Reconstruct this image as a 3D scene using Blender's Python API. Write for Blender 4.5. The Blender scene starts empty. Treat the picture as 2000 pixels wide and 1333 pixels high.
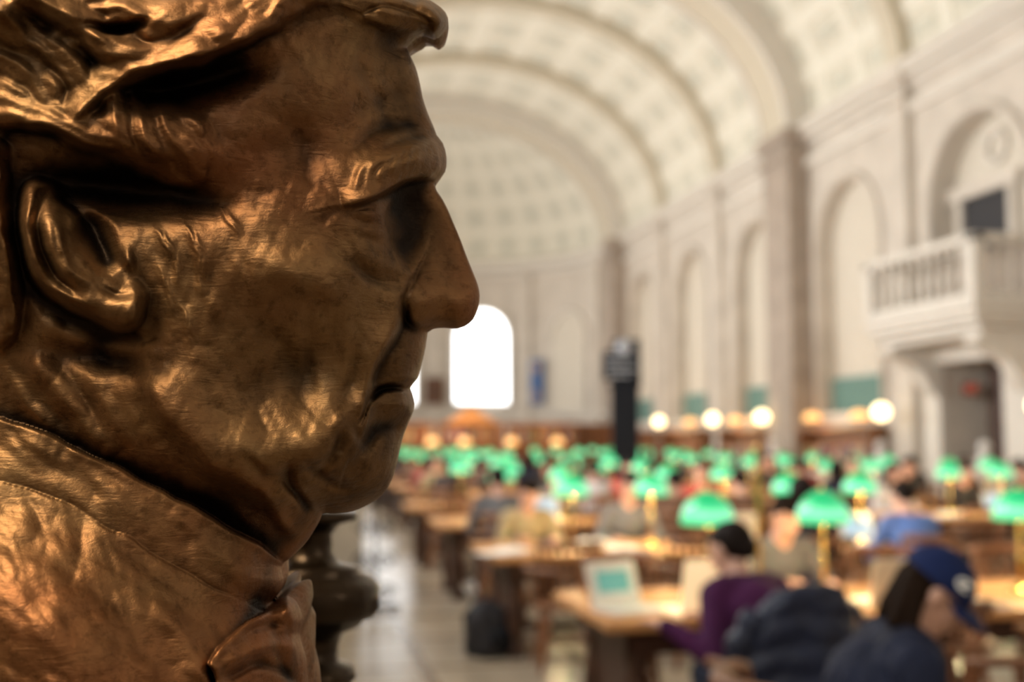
import bpy, bmesh, math, random
import numpy as np
from mathutils import Vector, Matrix, Euler
random.seed(7); np.random.seed(7)
scene=bpy.context.scene
COL=scene.collection
R=math.radians

# ------------------------------------------------------------------ materials
def M(name,col,rough=.5,metal=0.,var=.12,scale=6.,bump=0.,bscale=40.,emit=None,estr=0.,spec=.5,bdist=.01):
    m=bpy.data.materials.new(name); m.use_nodes=True
    nt=m.node_tree; b=nt.nodes["Principled BSDF"]
    tc=nt.nodes.new("ShaderNodeTexCoord"); n=nt.nodes.new("ShaderNodeTexNoise")
    n.inputs["Scale"].default_value=scale; n.inputs["Detail"].default_value=4
    nt.links.new(tc.outputs["Object"],n.inputs["Vector"])
    r=nt.nodes.new("ShaderNodeValToRGB")
    r.color_ramp.elements[0].position=.3; r.color_ramp.elements[1].position=.7
    r.color_ramp.elements[0].color=tuple(c*(1-var) for c in col)+(1,)
    r.color_ramp.elements[1].color=tuple(min(1,c*(1+var)) for c in col)+(1,)
    nt.links.new(n.outputs["Fac"],r.inputs["Fac"]); nt.links.new(r.outputs["Color"],b.inputs["Base Color"])
    b.inputs["Roughness"].default_value=rough; b.inputs["Metallic"].default_value=metal
    b.inputs["Specular IOR Level"].default_value=spec
    if bump>0:
        n2=nt.nodes.new("ShaderNodeTexNoise"); n2.inputs["Scale"].default_value=bscale
        nt.links.new(tc.outputs["Object"],n2.inputs["Vector"])
        bp=nt.nodes.new("ShaderNodeBump"); bp.inputs["Strength"].default_value=bump; bp.inputs["Distance"].default_value=bdist
        nt.links.new(n2.outputs["Fac"],bp.inputs["Height"]); nt.links.new(bp.outputs["Normal"],b.inputs["Normal"])
    if emit is not None:
        b.inputs["Emission Color"].default_value=tuple(emit)+(1,); b.inputs["Emission Strength"].default_value=estr
    return m

m_wall=M("sandstone",(.55,.49,.42),.8,var=.12,scale=1.5)
m_niche=M("cream_plaster",(.60,.54,.45),.85,var=.05)
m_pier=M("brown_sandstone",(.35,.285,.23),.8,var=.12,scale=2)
m_trim=M("pale_stone",(.64,.59,.52),.75,var=.06)
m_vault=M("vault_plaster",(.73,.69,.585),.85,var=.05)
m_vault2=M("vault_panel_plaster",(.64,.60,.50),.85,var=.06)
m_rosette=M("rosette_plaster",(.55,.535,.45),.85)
m_rib=M("rib_plaster",(.55,.485,.375),.85,var=.06)
m_dome2=M("dome_panel",(.63,.60,.505),.85,var=.06)
m_green_board=M("green_board",(.10,.20,.17),.6)
m_wood=M("oak_wood",(.22,.09,.035),.45,var=.35,scale=9)
m_wood_d=M("dark_oak",(.06,.024,.012),.45,var=.3,scale=9)
m_wood_l=M("honey_oak",(.58,.28,.10),.5,var=.25,scale=8)
m_brass=M("brass",(.62,.40,.13),.25,1.,var=.1)
m_bulb=M("warm_bulb",(1,.8,.5),.5,emit=(1,.72,.38),estr=14)
m_globe=M("opal_globe",(1,.9,.7),.3,emit=(1,.76,.40),estr=4.5)
m_shelfglow=M("amber_shade",(1,.6,.25),.4,emit=(1,.48,.16),estr=1.5)
m_pane=M("bright_pane",(1,1,1),.3,emit=(.93,.97,1),estr=4.0,var=.02)
m_dark=M("dark_void",(.02,.018,.02),.7)
m_black=M("black_paint",(.006,.007,.010),.7,spec=.2)
m_clock=M("clock_dial",(.42,.43,.46),.5)
m_white=M("white_paper",(.84,.82,.77),.6,var=.03)
m_marble=M("white_marble",(.72,.70,.67),.35,var=.06)
m_iron=M("wrought_iron",(.02,.018,.016),.4,.6)
m_skin=M("skin",(.68,.39,.28),.5,var=.08)
m_skin2=M("skin_deep",(.40,.22,.14),.5,var=.08)
m_navy=M("navy_cloth",(.009,.013,.034),.75,var=.4,bump=1.,bscale=13,bdist=.03,spec=.25)
m_navy2=M("navy_nylon",(.008,.013,.036),.5,var=.3,bump=1.,bscale=11,bdist=.03,spec=.4)
m_capb=M("blue_cap_cloth",(.009,.019,.080),.8,var=.15,spec=.2)
m_purple=M("plum_knit",(.060,.010,.055),.8,var=.2,spec=.2,bump=.8,bscale=12,bdist=.02)
m_khaki=M("khaki_cloth",(.34,.27,.16),.8)
m_grey=M("grey_cloth",(.13,.13,.14),.8)
m_blk=M("black_cloth",(.015,.014,.018),.7)
m_red=M("red_cloth",(.40,.05,.05),.7)
m_lblue=M("light_blue_cloth",(.12,.22,.55),.7)
m_wcl=M("white_cloth",(.60,.58,.60),.8)
m_brown=M("brown_cloth",(.13,.06,.03),.8)
m_jean=M("denim",(.03,.045,.09),.8,var=.2)
m_hair=M("dark_hair",(.012,.007,.005),.7,var=.3,scale=30,spec=.15)
m_hair2=M("brown_hair",(.016,.008,.004),.8,var=.3,scale=30,spec=.1)
m_shoe=M("black_leather",(.02,.018,.016),.4)
m_alu=M("silver_plastic",(.78,.76,.72),.4,.0)
m_lidwarm=M("white_plastic",(.90,.78,.56),.35)
m_lidglow=M("lamplit_white_plastic",(.90,.78,.56),.35,emit=(1,.70,.36),estr=.75)  # lid is no lamp: emission stands in for desk-lamp light on it
m_screen=M("teal_screen",(.08,.25,.22),.3,emit=(.10,.27,.24),estr=.8)
m_screenw=M("pale_screen",(.3,.42,.55),.4,emit=(.35,.55,.85),estr=.55)
m_logo=M("glowing_emblem",(1,1,1),.3,emit=(1,.97,.9),estr=5)
m_banner=M("blue_banner_cloth",(.05,.11,.26),.7)
m_orange=M("orange_print",(.45,.28,.16),.7)
m_exit=M("red_lettering",(.6,.05,.04),.5,emit=(.8,.06,.05),estr=.12)
m_doorred=M("brown_door",(.05,.020,.014),.5)
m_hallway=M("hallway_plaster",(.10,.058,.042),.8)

def green_mat():
    m=bpy.data.materials.new("green_glass"); m.use_nodes=True; nt=m.node_tree; b=nt.nodes["Principled BSDF"]
    b.inputs["Base Color"].default_value=(.008,.26,.09,1); b.inputs["Roughness"].default_value=.15
    tc=nt.nodes.new("ShaderNodeTexCoord"); sx=nt.nodes.new("ShaderNodeSeparateXYZ"); nt.links.new(tc.outputs["Object"],sx.inputs[0])
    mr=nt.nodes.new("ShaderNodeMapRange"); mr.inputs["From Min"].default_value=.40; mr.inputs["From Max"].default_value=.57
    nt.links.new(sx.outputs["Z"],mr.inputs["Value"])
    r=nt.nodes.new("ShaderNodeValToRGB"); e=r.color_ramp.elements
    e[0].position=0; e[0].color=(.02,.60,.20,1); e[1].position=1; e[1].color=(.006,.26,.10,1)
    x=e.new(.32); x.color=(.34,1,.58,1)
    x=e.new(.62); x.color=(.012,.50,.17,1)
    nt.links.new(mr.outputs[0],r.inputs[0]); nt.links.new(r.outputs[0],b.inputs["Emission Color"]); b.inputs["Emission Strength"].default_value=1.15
    return m
m_green=green_mat()

def floor_mat():
    m=bpy.data.materials.new("polished_stone_floor"); m.use_nodes=True; nt=m.node_tree; b=nt.nodes["Principled BSDF"]
    tc=nt.nodes.new("ShaderNodeTexCoord"); br=nt.nodes.new("ShaderNodeTexBrick")
    br.offset=0; br.inputs["Scale"].default_value=.7
    br.inputs["Color1"].default_value=(.42,.345,.255,1); br.inputs["Color2"].default_value=(.47,.39,.29,1)
    br.inputs["Mortar"].default_value=(.22,.15,.09,1); br.inputs["Mortar Size"].default_value=.03
    br.inputs["Row Height"].default_value=.8; br.inputs["Brick Width"].default_value=.8
    nt.links.new(tc.outputs["Object"],br.inputs["Vector"])
    n=nt.nodes.new("ShaderNodeTexNoise"); n.inputs["Scale"].default_value=3; nt.links.new(tc.outputs["Object"],n.inputs["Vector"])
    mx=nt.nodes.new("ShaderNodeMixRGB"); mx.blend_type='OVERLAY'; mx.inputs[0].default_value=.4
    nt.links.new(br.outputs["Color"],mx.inputs[1]); nt.links.new(n.outputs["Fac"],mx.inputs[2])
    nt.links.new(mx.outputs[0],b.inputs["Base Color"])
    b.inputs["Roughness"].default_value=.26
    return m
m_floor=floor_mat()

def bronze_mat(name="aged_bronze"):
    m=bpy.data.materials.new(name); m.use_nodes=True; nt=m.node_tree; b=nt.nodes["Principled BSDF"]
    L=nt.links.new; N=nt.nodes.new
    tc=N("ShaderNodeTexCoord")
    n1=N("ShaderNodeTexNoise"); n1.inputs["Scale"].default_value=13; n1.inputs["Detail"].default_value=10; n1.inputs["Roughness"].default_value=.66
    L(tc.outputs["Object"],n1.inputs["Vector"])
    r1=N("ShaderNodeValToRGB"); e=r1.color_ramp.elements
    e[0].position=.32; e[0].color=(.082,.043,.018,1); e[1].position=.70; e[1].color=(.285,.172,.076,1)
    x=e.new(.5); x.color=(.182,.099,.041,1)
    L(n1.outputs["Fac"],r1.inputs["Fac"])
    n2=N("ShaderNodeTexNoise"); n2.inputs["Scale"].default_value=7; n2.inputs["Detail"].default_value=7
    L(tc.outputs["Object"],n2.inputs["Vector"])
    r2=N("ShaderNodeValToRGB"); r2.color_ramp.elements[0].position=.42; r2.color_ramp.elements[1].position=.64
    r2.color_ramp.elements[1].color=(.85,.85,.85,1)
    L(n2.outputs["Fac"],r2.inputs["Fac"])
    mx=N("ShaderNodeMixRGB"); L(r2.outputs["Color"],mx.inputs[0]); L(r1.outputs["Color"],mx.inputs[1]); mx.inputs[2].default_value=(.215,.078,.030,1)
    n3=N("ShaderNodeTexNoise"); n3.inputs["Scale"].default_value=150; n3.inputs["Detail"].default_value=5; n3.inputs["Roughness"].default_value=.7
    L(tc.outputs["Object"],n3.inputs["Vector"])
    r3=N("ShaderNodeValToRGB"); r3.color_ramp.elements[0].position=.33; r3.color_ramp.elements[1].position=.48
    r3.color_ramp.elements[0].color=(.40,.37,.32,1)
    L(n3.outputs["Fac"],r3.inputs["Fac"])
    mu=N("ShaderNodeMixRGB"); mu.blend_type='MULTIPLY'; mu.inputs[0].default_value=.6
    L(mx.outputs[0],mu.inputs[1]); L(r3.outputs["Color"],mu.inputs[2])
    at=N("ShaderNodeAttribute"); at.attribute_name="patina_shade"
    m2=N("ShaderNodeMixRGB"); L(at.outputs["Fac"],m2.inputs[0]); L(mu.outputs[0],m2.inputs[1]); m2.inputs[2].default_value=(.012,.007,.004,1)  # crevice patina and painted shade both mix into the base colour
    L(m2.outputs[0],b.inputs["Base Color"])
    b.inputs["Metallic"].default_value=.88
    mr=N("ShaderNodeMapRange"); mr.inputs["To Min"].default_value=.40; mr.inputs["To Max"].default_value=.58
    L(n1.outputs["Fac"],mr.inputs["Value"]); L(mr.outputs[0],b.inputs["Roughness"])
    mp=N("ShaderNodeMapping"); mp.inputs["Rotation"].default_value=(0,R(35),0); mp.inputs["Scale"].default_value=(60,60,240)
    L(tc.outputs["Object"],mp.inputs["Vector"])
    n4=N("ShaderNodeTexNoise"); n4.inputs["Scale"].default_value=1; n4.inputs["Detail"].default_value=4; n4.inputs["Distortion"].default_value=1.4
    L(mp.outputs[0],n4.inputs["Vector"])
    n5=N("ShaderNodeTexNoise"); n5.inputs["Scale"].default_value=48; n5.inputs["Detail"].default_value=7
    L(tc.outputs["Object"],n5.inputs["Vector"])
    def mul(a,k):
        q=N("ShaderNodeMath"); q.operation='MULTIPLY'; q.inputs[1].default_value=k; L(a,q.inputs[0]); return q.outputs[0]
    def add(a,c):
        q=N("ShaderNodeMath"); q.operation='ADD'; L(a,q.inputs[0]); L(c,q.inputs[1]); return q.outputs[0]
    hh=add(add(mul(n4.outputs["Fac"],.30),n5.outputs["Fac"]),mul(n3.outputs["Fac"],.34))
    bp=N("ShaderNodeBump"); bp.inputs["Strength"].default_value=.6; bp.inputs["Distance"].default_value=.0021
    L(hh,bp.inputs["Height"]); L(bp.outputs["Normal"],b.inputs["Normal"])
    return m
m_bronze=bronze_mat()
m_bronze_dark=M("dark_bronze",(.035,.022,.012),.28,.8,var=.3,scale=20,bump=.3,bscale=30)

# ------------------------------------------------------------------ mesh builder
class MB:
    def __init__(s): s.v=[]; s.f=[]; s.m=[]; s.cur=0
    def add(s,vs,fs):
        o=len(s.v); s.v+= [tuple(v) for v in vs]
        for f in fs: s.f.append(tuple(i+o for i in f)); s.m.append(s.cur)
        return s
    def box(s,x0,x1,y0,y1,z0,z1,mat=None):
        vs=[Vector((x,y,z)) for z in(z0,z1) for y in(y0,y1) for x in(x0,x1)]
        if mat is not None: vs=[mat@v for v in vs]
        return s.add(vs,[(0,2,3,1),(4,5,7,6),(0,1,5,4),(1,3,7,5),(3,2,6,7),(2,0,4,6)])
    def lathe(s,prof,cx=0,cy=0,cz=0,seg=24,mat=None):
        vs=[];fs=[];n=len(prof)
        for (r,z) in prof:
            for k in range(seg):
                a=2*math.pi*k/seg; p=Vector((r*math.cos(a),r*math.sin(a),z))
                if mat is not None: p=mat@p
                vs.append((p.x+cx,p.y+cy,p.z+cz))
        for i in range(n-1):
            for k in range(seg):
                k2=(k+1)%seg; fs.append((i*seg+k,i*seg+k2,(i+1)*seg+k2,(i+1)*seg+k))
        fs.append(tuple(range(seg))[::-1]); fs.append(tuple((n-1)*seg+k for k in range(seg)))
        return s.add(vs,fs)
    def tube(s,pts,rads,seg=10):
        pts=[Vector(p) for p in pts]; n=len(pts)
        if not hasattr(rads,'__len__'): rads=[rads]*n
        vs=[];fs=[]; up=Vector((0,0,1))
        t0=(pts[1]-pts[0]).normalized()
        if abs(t0.dot(up))>.9: up=Vector((1,0,0))
        a=t0.cross(up).normalized()
        for i,p in enumerate(pts):
            t=((pts[min(i+1,n-1)]-pts[max(i-1,0)])).normalized()
            a=(a-t*a.dot(t)).normalized(); b=t.cross(a)
            for k in range(seg):
                an=2*math.pi*k/seg; vs.append(p+(a*math.cos(an)+b*math.sin(an))*rads[i])
        for i in range(n-1):
            for k in range(seg):
                k2=(k+1)%seg; fs.append((i*seg+k,i*seg+k2,(i+1)*seg+k2,(i+1)*seg+k))
        fs.append(tuple(range(seg))[::-1]); fs.append(tuple((n-1)*seg+k for k in range(seg)))
        return s.add(vs,fs)
    def ell(s,c,r,rot=None,nu=16,nv=10):
        c=Vector(c); vs=[];fs=[]
        for i in range(nv+1):
            th=math.pi*i/nv
            for k in range(nu):
                a=2*math.pi*k/nu
                p=Vector((r[0]*math.sin(th)*math.cos(a),r[1]*math.sin(th)*math.sin(a),r[2]*math.cos(th)))
                if rot is not None: p=rot@p
                vs.append(c+p)
        for i in range(nv):
            for k in range(nu):
                k2=(k+1)%nu; fs.append((i*nu+k,(i+1)*nu+k,(i+1)*nu+k2,i*nu+k2))
        return s.add(vs,fs)
    def caps(s,p1,r1,p2,r2,seg=12):
        p1=Vector(p1);p2=Vector(p2);t=(p2-p1)
        L=t.length
        if L<1e-5: return s.ell(p1,(r1,)*3)
        t/=L; pts=[];rs=[]
        for k in range(4):
            a=math.pi/2*(1-k/4); pts.append(p1-t*r1*math.sin(a)); rs.append(max(r1*math.cos(a),1e-4))
        pts.append(p1);rs.append(r1);pts.append(p2);rs.append(r2)
        for k in range(1,5):
            a=math.pi/2*k/4; pts.append(p2+t*r2*math.sin(a)); rs.append(max(r2*math.cos(a),1e-4))
        return s.tube(pts,rs,seg)
    def mesh(s,name,smooth=False):
        me=bpy.data.meshes.new(name); me.from_pydata(s.v,[],s.f); me.validate()
        if len(me.polygons)==len(s.m): me.polygons.foreach_set("material_index",s.m)
        if smooth: me.polygons.foreach_set("use_smooth",[True]*len(me.polygons))
        me.update(); return me

def link(o): COL.objects.link(o); return o
def meta(o,label=None,category=None,group=None,kind=None):
    if label:o["label"]=label
    if category:o["category"]=category
    if group:o["group"]=group
    if kind:o["kind"]=kind
    return o
def O(name,mb,mats,parent=None,loc=(0,0,0),rz=0.,smooth=False,bevel=0.,**k):
    me=mb.mesh(name,smooth) if isinstance(mb,MB) else mb
    if not isinstance(mats,(list,tuple)): mats=[mats]
    for m in mats: me.materials.append(m)
    o=bpy.data.objects.new(name,me); link(o); o.location=loc; o.rotation_euler=(0,0,rz)
    if parent: o.parent=parent
    if bevel>0:
        b=o.modifiers.new("bevel",'BEVEL'); b.width=bevel; b.segments=2; b.limit_method='ANGLE'
    return meta(o,**k)
def E(name,loc=(0,0,0),rz=0.,**k):
    o=bpy.data.objects.new(name,None); o.empty_display_size=.1; link(o); o.location=loc; o.rotation_euler=(0,0,rz)
    return meta(o,**k)
def dup(src,loc,rz=0.,label=None,parent=None):
    n=src.copy(); link(n)
    if parent is None: n.location=loc; n.rotation_euler=(0,0,rz)
    else: n.parent=parent
    if label: n["label"]=label
    for c in list(src.children): dup(c,None,parent=n)
    return n
def kill(o):
    for c in list(o.children): kill(c)
    bpy.data.objects.remove(o)

# ------------------------------------------------------------------ room shell
YS=-4.7; BAYS=[YS+5*i for i in range(10)]  # -4.7 ... 40.3
ZC=8.8; AX=6.5; BZ=4.95
O("floor",MB().add([(-7,YS-.3,0),(7,YS-.3,0),(7,47.5,0),(-7,47.5,0)],[(0,1,2,3)]),m_floor,kind="structure",label="polished pale stone floor with darker joint bands")

def arch_pts(c,w,z0,zs,n=14,h=None):
    r=w/2; h=h or r
    p=[(c-r,z0),(c+r,z0)]
    for i in range(n+1):
        a=math.pi*i/n; p.append((c+r*math.cos(a),zs+h*math.sin(a)))
    return p
def wall_with_holes(name,outer,holes,X,sgn,depth,mats,backs=True):
    bm=bmesh.new(); eds=[]
    loops=[outer]+[h[0] for h in holes]
    vl=[]
    for lp in loops:
        vs=[bm.verts.new((X,y,z)) for y,z in lp]; vl.append(vs)
        for i in range(len(vs)): eds.append(bm.edges.new((vs[i],vs[(i+1)%len(vs)])))
    bmesh.ops.triangle_fill(bm,use_beauty=True,use_dissolve=False,edges=eds)
    for f in bm.faces: f.material_index=0
    for vs,(lp,dp,mi) in zip(vl[1:],holes):
        back=[bm.verts.new((X+sgn*dp,v.co.y,v.co.z)) for v in vs]
        for i in range(len(vs)):
            j=(i+1)%len(vs); f=bm.faces.new((vs[i],vs[j],back[j],back[i])); f.material_index=0
        if mi>=0:
            f=bm.faces.new(back); f.material_index=mi
    me=bpy.data.meshes.new(name); bm.to_mesh(me); bm.free()
    return O(name,me,mats,kind="structure",label="pale sandstone wall with arched recesses")
def rect(y0,y1,z0,z1): return [(y0,z0),(y1,z0),(y1,z1),(y0,z1)]
holes=[]
for i in range(9):
    y0=BAYS[i]; c=y0+2.5
    if abs(y0-15.3)<.1:
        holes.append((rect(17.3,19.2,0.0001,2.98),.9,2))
        holes.append((arch_pts(17.95,2.9,4.0,6.0),.45,1))
    else:
        holes.append((arch_pts(c,2.75,2.15,5.95),.35,1))
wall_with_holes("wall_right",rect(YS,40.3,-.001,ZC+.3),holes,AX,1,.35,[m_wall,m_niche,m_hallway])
holesL=[(arch_pts(BAYS[i]+2.5,2.75,2.4,5.95),.35,-1) for i in range(9)]
wall_with_holes("wall_left",rect(YS,40.3,-.001,ZC+.3),holesL,-AX,-1,.35,[m_wall,m_niche,m_dark])
O("wall_back",MB().box(-7,7,YS-.3,YS,0,14.5),m_wall,kind="structure",label="plain sandstone end wall")

def pane_mesh(c,w,z0,zs,X,flip=False):
    p=arch_pts(c,w,z0,zs); return MB().add([(X,y,z) for y,z in p],[tuple(range(len(p)))])
for i in range(9):
    c=BAYS[i]+2.5
    w=E("window_%d"%(i+3),(0,0,0),kind="structure",label="tall arched window with bright daylight panes")
    O("window_pane",pane_mesh(c,2.75,2.4,5.95,-AX-.3),m_pane,parent=w)
    mu=MB()
    for k in range(1,3): mu.box(-AX-.28,-AX-.2,c-1.375+k*.917-.04,c-1.375+k*.917+.04,2.4,7.0)
    for k in range(1,5): mu.box(-AX-.28,-AX-.2,c-1.375,c+1.375,2.4+k*.9-.03,2.4+k*.9+.03)
    O("window_bars",mu,m_iron,parent=w)

def coffered(fn,nu,nv,name,mats,th1,th2,dep,ros):
    bm=bmesh.new()
    g=[[bm.verts.new(fn(i/nu,j/nv)) for j in range(nv+1)] for i in range(nu+1)]
    for i in range(nu):
        for j in range(nv):
            try: bm.faces.new((g[i][j],g[i+1][j],g[i+1][j+1],g[i][j+1]))
            except Exception: pass
    bm.normal_update()
    hall=fn(0,0)[1]<30
    for f in bm.faces:
        c=f.calc_center_median(); q=Vector((0,c.y if hall else 41,6))
        if f.normal.dot(q-c)<0: f.normal_flip()
    fs=[f for f in bm.faces if f.calc_area()>.25]
    bmesh.ops.inset_individual(bm,faces=fs,thickness=th1,depth=0)
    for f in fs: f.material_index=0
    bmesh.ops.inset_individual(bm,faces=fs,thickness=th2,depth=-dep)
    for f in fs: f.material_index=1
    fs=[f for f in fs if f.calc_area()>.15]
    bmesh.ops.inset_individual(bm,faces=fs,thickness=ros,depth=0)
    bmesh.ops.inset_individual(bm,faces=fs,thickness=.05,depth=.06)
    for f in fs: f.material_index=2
    me=bpy.data.meshes.new(name); bm.to_mesh(me); bm.free()
    return O(name,me,mats,kind="structure",label="coffered cream plaster vault with rosettes")
def vf(a,b):
    ph=math.pi*a; return (AX*math.cos(ph),YS+b*45.0,ZC+.25+BZ*math.sin(ph))
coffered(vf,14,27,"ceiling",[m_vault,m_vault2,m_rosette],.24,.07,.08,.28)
AR=6.05; AY=40.4
def df(a,b):
    ph=math.pi*a; el=math.pi/2*b
    return (AR*math.cos(ph)*math.cos(el),AY+AR*math.sin(ph)*math.cos(el),ZC+.1+4.7*math.sin(el))
coffered(df,14,6,"ceiling_apse",[m_vault,m_dome2,m_rosette],.16,.06,.06,.24)
mb=MB(); n=40
for i in range(n+1):
    a=math.pi*i/n
    mb.v+=[(AR*math.cos(a),AY+AR*math.sin(a),0),(AR*math.cos(a),AY+AR*math.sin(a),ZC+.2)]
for i in range(n): mb.f.append((2*i,2*i+2,2*i+3,2*i+1)); mb.m.append(0)
O("wall_apse",mb,m_wall,kind="structure",smooth=True,label="curved sandstone apse wall")
mb=MB(); n=28
for s in (1,-1):
    mb.box(min(s*6.05,s*6.5),max(s*6.05,s*6.5),40.2,40.5,0,ZC+.2)
vs=[];
for i in range(n+1):
    a=math.pi*i/n
    vs.append((6.0*math.cos(a),40.35,ZC+4.65*math.sin(a))); vs.append((6.7*math.cos(a),40.35,ZC+5.6*math.sin(a)))
mb.add(vs,[(2*i,2*i+1,2*i+3,2*i+2) for i in range(n)])
O("wall_end",mb,m_wall,kind="structure",label="arched end wall framing the apse")

trim_n=[0]
def T(mb,mat,label,**k):
    trim_n[0]+=1
    return O("trim_%d"%trim_n[0],mb,mat,kind="structure",label=label,**k)
def ribmesh(y0,y1,ai,bi,ao,bo,zc,n=40,mb=None):
    mb=mb or MB(); vs=[]
    for i in range(n+1):
        a=math.pi*i/n; c,s=math.cos(a),math.sin(a)
        vs+=[(ai*c,y0,zc+bi*s),(ai*c,y1,zc+bi*s),(ao*c,y1,zc+bo*s),(ao*c,y0,zc+bo*s)]
    fs=[]
    for i in range(n):
        o=4*i
        for k in range(4):
            k2=(k+1)%4; fs.append((o+k,o+4+k,o+4+k2,o+k2))
    return mb.add(vs,fs)
for y in BAYS:
    big=min(abs(y-25.3),abs(y-40.3),abs(y-10.3),abs(y+4.7))<.1
    w=.70 if big else .28; t=.55 if big else .2
    mb=ribmesh(y-w,y+w,AX-t,BZ+.05-t,AX+.1,BZ+.3,ZC+.1)
    T(mb,m_rib,"plaster transverse vault arch")
    if big:
        mb=MB()
        for ya,yb in((y-w-.10,y-w+.06),(y+w-.06,y+w+.10)): ribmesh(ya,yb,AX-t-.05,BZ-t,AX+.1,BZ+.3,ZC+.1,mb=mb)
        T(mb,m_trim,"pale moulded edge of the vault arch")
    for s in(1,-1):
        mb=MB()
        def bx(a,b,c,d,e,f):
            x0,x1=sorted((s*a,s*b)); mb.box(x0,x1,c,d,e,f)
        pw=w+.02; pt=t
        bx(AX-pt,AX+.02,y-pw,y+pw,.0,ZC)
        bx(AX-pt-.08,AX+.02,y-pw-.08,y+pw+.08,0,.5)
        bx(AX-pt-.10,AX+.02,y-pw-.10,y+pw+.10,ZC-.55,ZC-.40)
        bx(AX-pt-.14,AX+.02,y-pw-.14,y+pw+.14,ZC-.15,ZC+.15)
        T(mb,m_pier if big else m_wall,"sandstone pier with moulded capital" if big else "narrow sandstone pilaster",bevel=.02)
for s in(1,-1):
    mb=MB()
    def bx(a,b,e,f):
        x0,x1=sorted((s*a,s*b)); mb.box(x0,x1,YS,40.2,e,f)
    bx(AX-.12,AX+.02,ZC-.75,ZC-.55); bx(AX-.10,AX+.02,ZC-.2,ZC-.05); bx(AX-.28,AX+.02,ZC-.05,ZC+.12); bx(AX-.36,AX+.02,ZC+.12,ZC+.26)
    T(mb,m_trim,"moulded stone cornice under the vault",bevel=.02)
for i in range(9):
    y0=BAYS[i]; c=y0+2.5; door=abs(y0-15.3)<.1
    r=1.375; zs=5.95; zb=2.15
    if door: c=17.95; r=1.45; zs=6.0; zb=4.0
    mb=MB(); pts=[(AX-.02,c-r-.1,zb)]+[(AX-.02,c-(r+.1)*math.cos(math.pi*k/18),zs+(r+.1)*math.sin(math.pi*k/18)) for k in range(19)]+[(AX-.02,c+r+.1,zb)]
    mb.tube(pts,.09,8)
    T(mb,m_wall,"moulded stone arch frame of a niche",smooth=True)
    if not door:
        T(MB().box(AX-.1,AX+.34,c-1.5,c+1.5,2.0,2.15),m_trim,"stone sill below a niche")
        if i>2: O("green_panel",MB().box(AX+.22,AX+.34,c-1.3,c+1.3,2.15,2.95),m_green_board,label="flat green board set in the base of a wall niche",category="panel",group="green boards in the niches",bevel=.01)
def cyl(a,r,z): return (r*math.sin(a),AY+r*math.cos(a),z)
def apse_arch(theta,w,z0,zs,r):
    hw=w/2/AR; p=[(-1,z0),(1,z0)]+[(math.cos(math.pi*k/16),zs+math.sin(math.pi*k/16)*w/2) for k in range(17)]
    return [cyl(theta+u*hw,r,z) for u,z in p]
wn=0
for th,isw in((21.3,1),(-16.5,1),(61,0),(-56,0)):
    th=R(th); wn+=1
    z0,zs,w=(2.95,5.75,2.35) if isw else (2.6,5.6,1.9)
    p=apse_arch(th,w,z0,zs,AR-.06)
    if isw:
        e=E("window_%d"%wn,kind="structure",label="arched apse window full of white daylight")
        O("window_pane",MB().add(p,[tuple(range(len(p)))]),m_pane,parent=e)
        fr=MB(); fr.tube(apse_arch(th,w+.1,z0,zs,AR-.1)+[apse_arch(th,w+.1,z0,zs,AR-.1)[0]],.1,8)
        O("window_frame",fr,m_trim,parent=e,smooth=True)
        br=MB()
        for k in(-1,1): br.box(-.012,.012,-.012,.012,z0,zs+.9,Matrix.Translation(Vector(cyl(th+k*w/6/AR,AR-.1,0))))
        O("window_bars",br,m_iron,parent=e)
    else:
        T(MB().add(p,[tuple(range(len(p)))]),m_niche,"blind cream panel in the apse")
        T(MB().tube(apse_arch(th,w+.15,z0,zs,AR-.08),.1,8),m_trim,"stone arch frame in the apse",smooth=True)
for z,t in((8.35,.12),(8.75,.25),(2.5,.1)):
    T(MB().tube([cyl(R(-88+176*k/40),AR-.05,z) for k in range(41)],t,8),m_trim,"curved stone cornice of the apse",smooth=True)
for th in(2.5,40,80,-37,-75):
    T(MB().box(-.22,.22,-.18,.1,0,8.5,Matrix.Translation(Vector(cyl(R(th),AR,0)))@Matrix.Rotation(-R(th),4,'Z')),m_wall,"flat sandstone pilaster in the apse")

mb=MB()
mb.box(AX-.10,AX+.02,16.6,17.3,0,3.2); mb.box(AX-.12,AX+.02,19.2,19.75,0,3.2); mb.box(AX-.2,AX+.02,16.55,19.8,2.98,3.35)
T(mb,m_trim,"pale stone door surround",bevel=.02)
d=E("door_1",(AX+.45,17.82,0),kind="structure",label="half open dark brown wooden door in stone surround")
O("door_leaf",MB().box(-.04,.04,-.42,.42,0,2.9),m_doorred,parent=d,bevel=.01)
O("door_handle",MB().tube([(-.05,.32,1.05),(-.1,.32,1.05),(-.1,.22,1.05)],.012),m_brass,parent=d,smooth=True)
ex=E("exit_sign",(AX-.02+.36,18.85,2.5),label="small dark sign with red EXIT lettering by the doorway",category="sign")
O("sign_plate",MB().box(-.02,.02,-.25,.25,-.12,.12),m_brown,parent=ex)
tx=bpy.data.curves.new("exit_text",'FONT'); tx.body="EXIT"; tx.size=.2; tx.extrude=.004; tx.align_x='CENTER'; tx.align_y='CENTER'
tob=bpy.data.objects.new("exit_text",tx); link(tob)
tme=bpy.data.meshes.new_from_object(tob.evaluated_get(bpy.context.evaluated_depsgraph_get())); bpy.data.objects.remove(tob)
tme.materials.clear(); to=O("exit_lettering",tme,m_exit,parent=ex); to.location=(-.03,0,0); to.rotation_euler=(R(90),0,R(-90))
O("balcony_doorway",MB().box(AX+.38,AX+.44,17.55,18.95,4.1,6.05),m_dark,label="dark glazed doorway opening behind the balcony",category="doorway")
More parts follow.
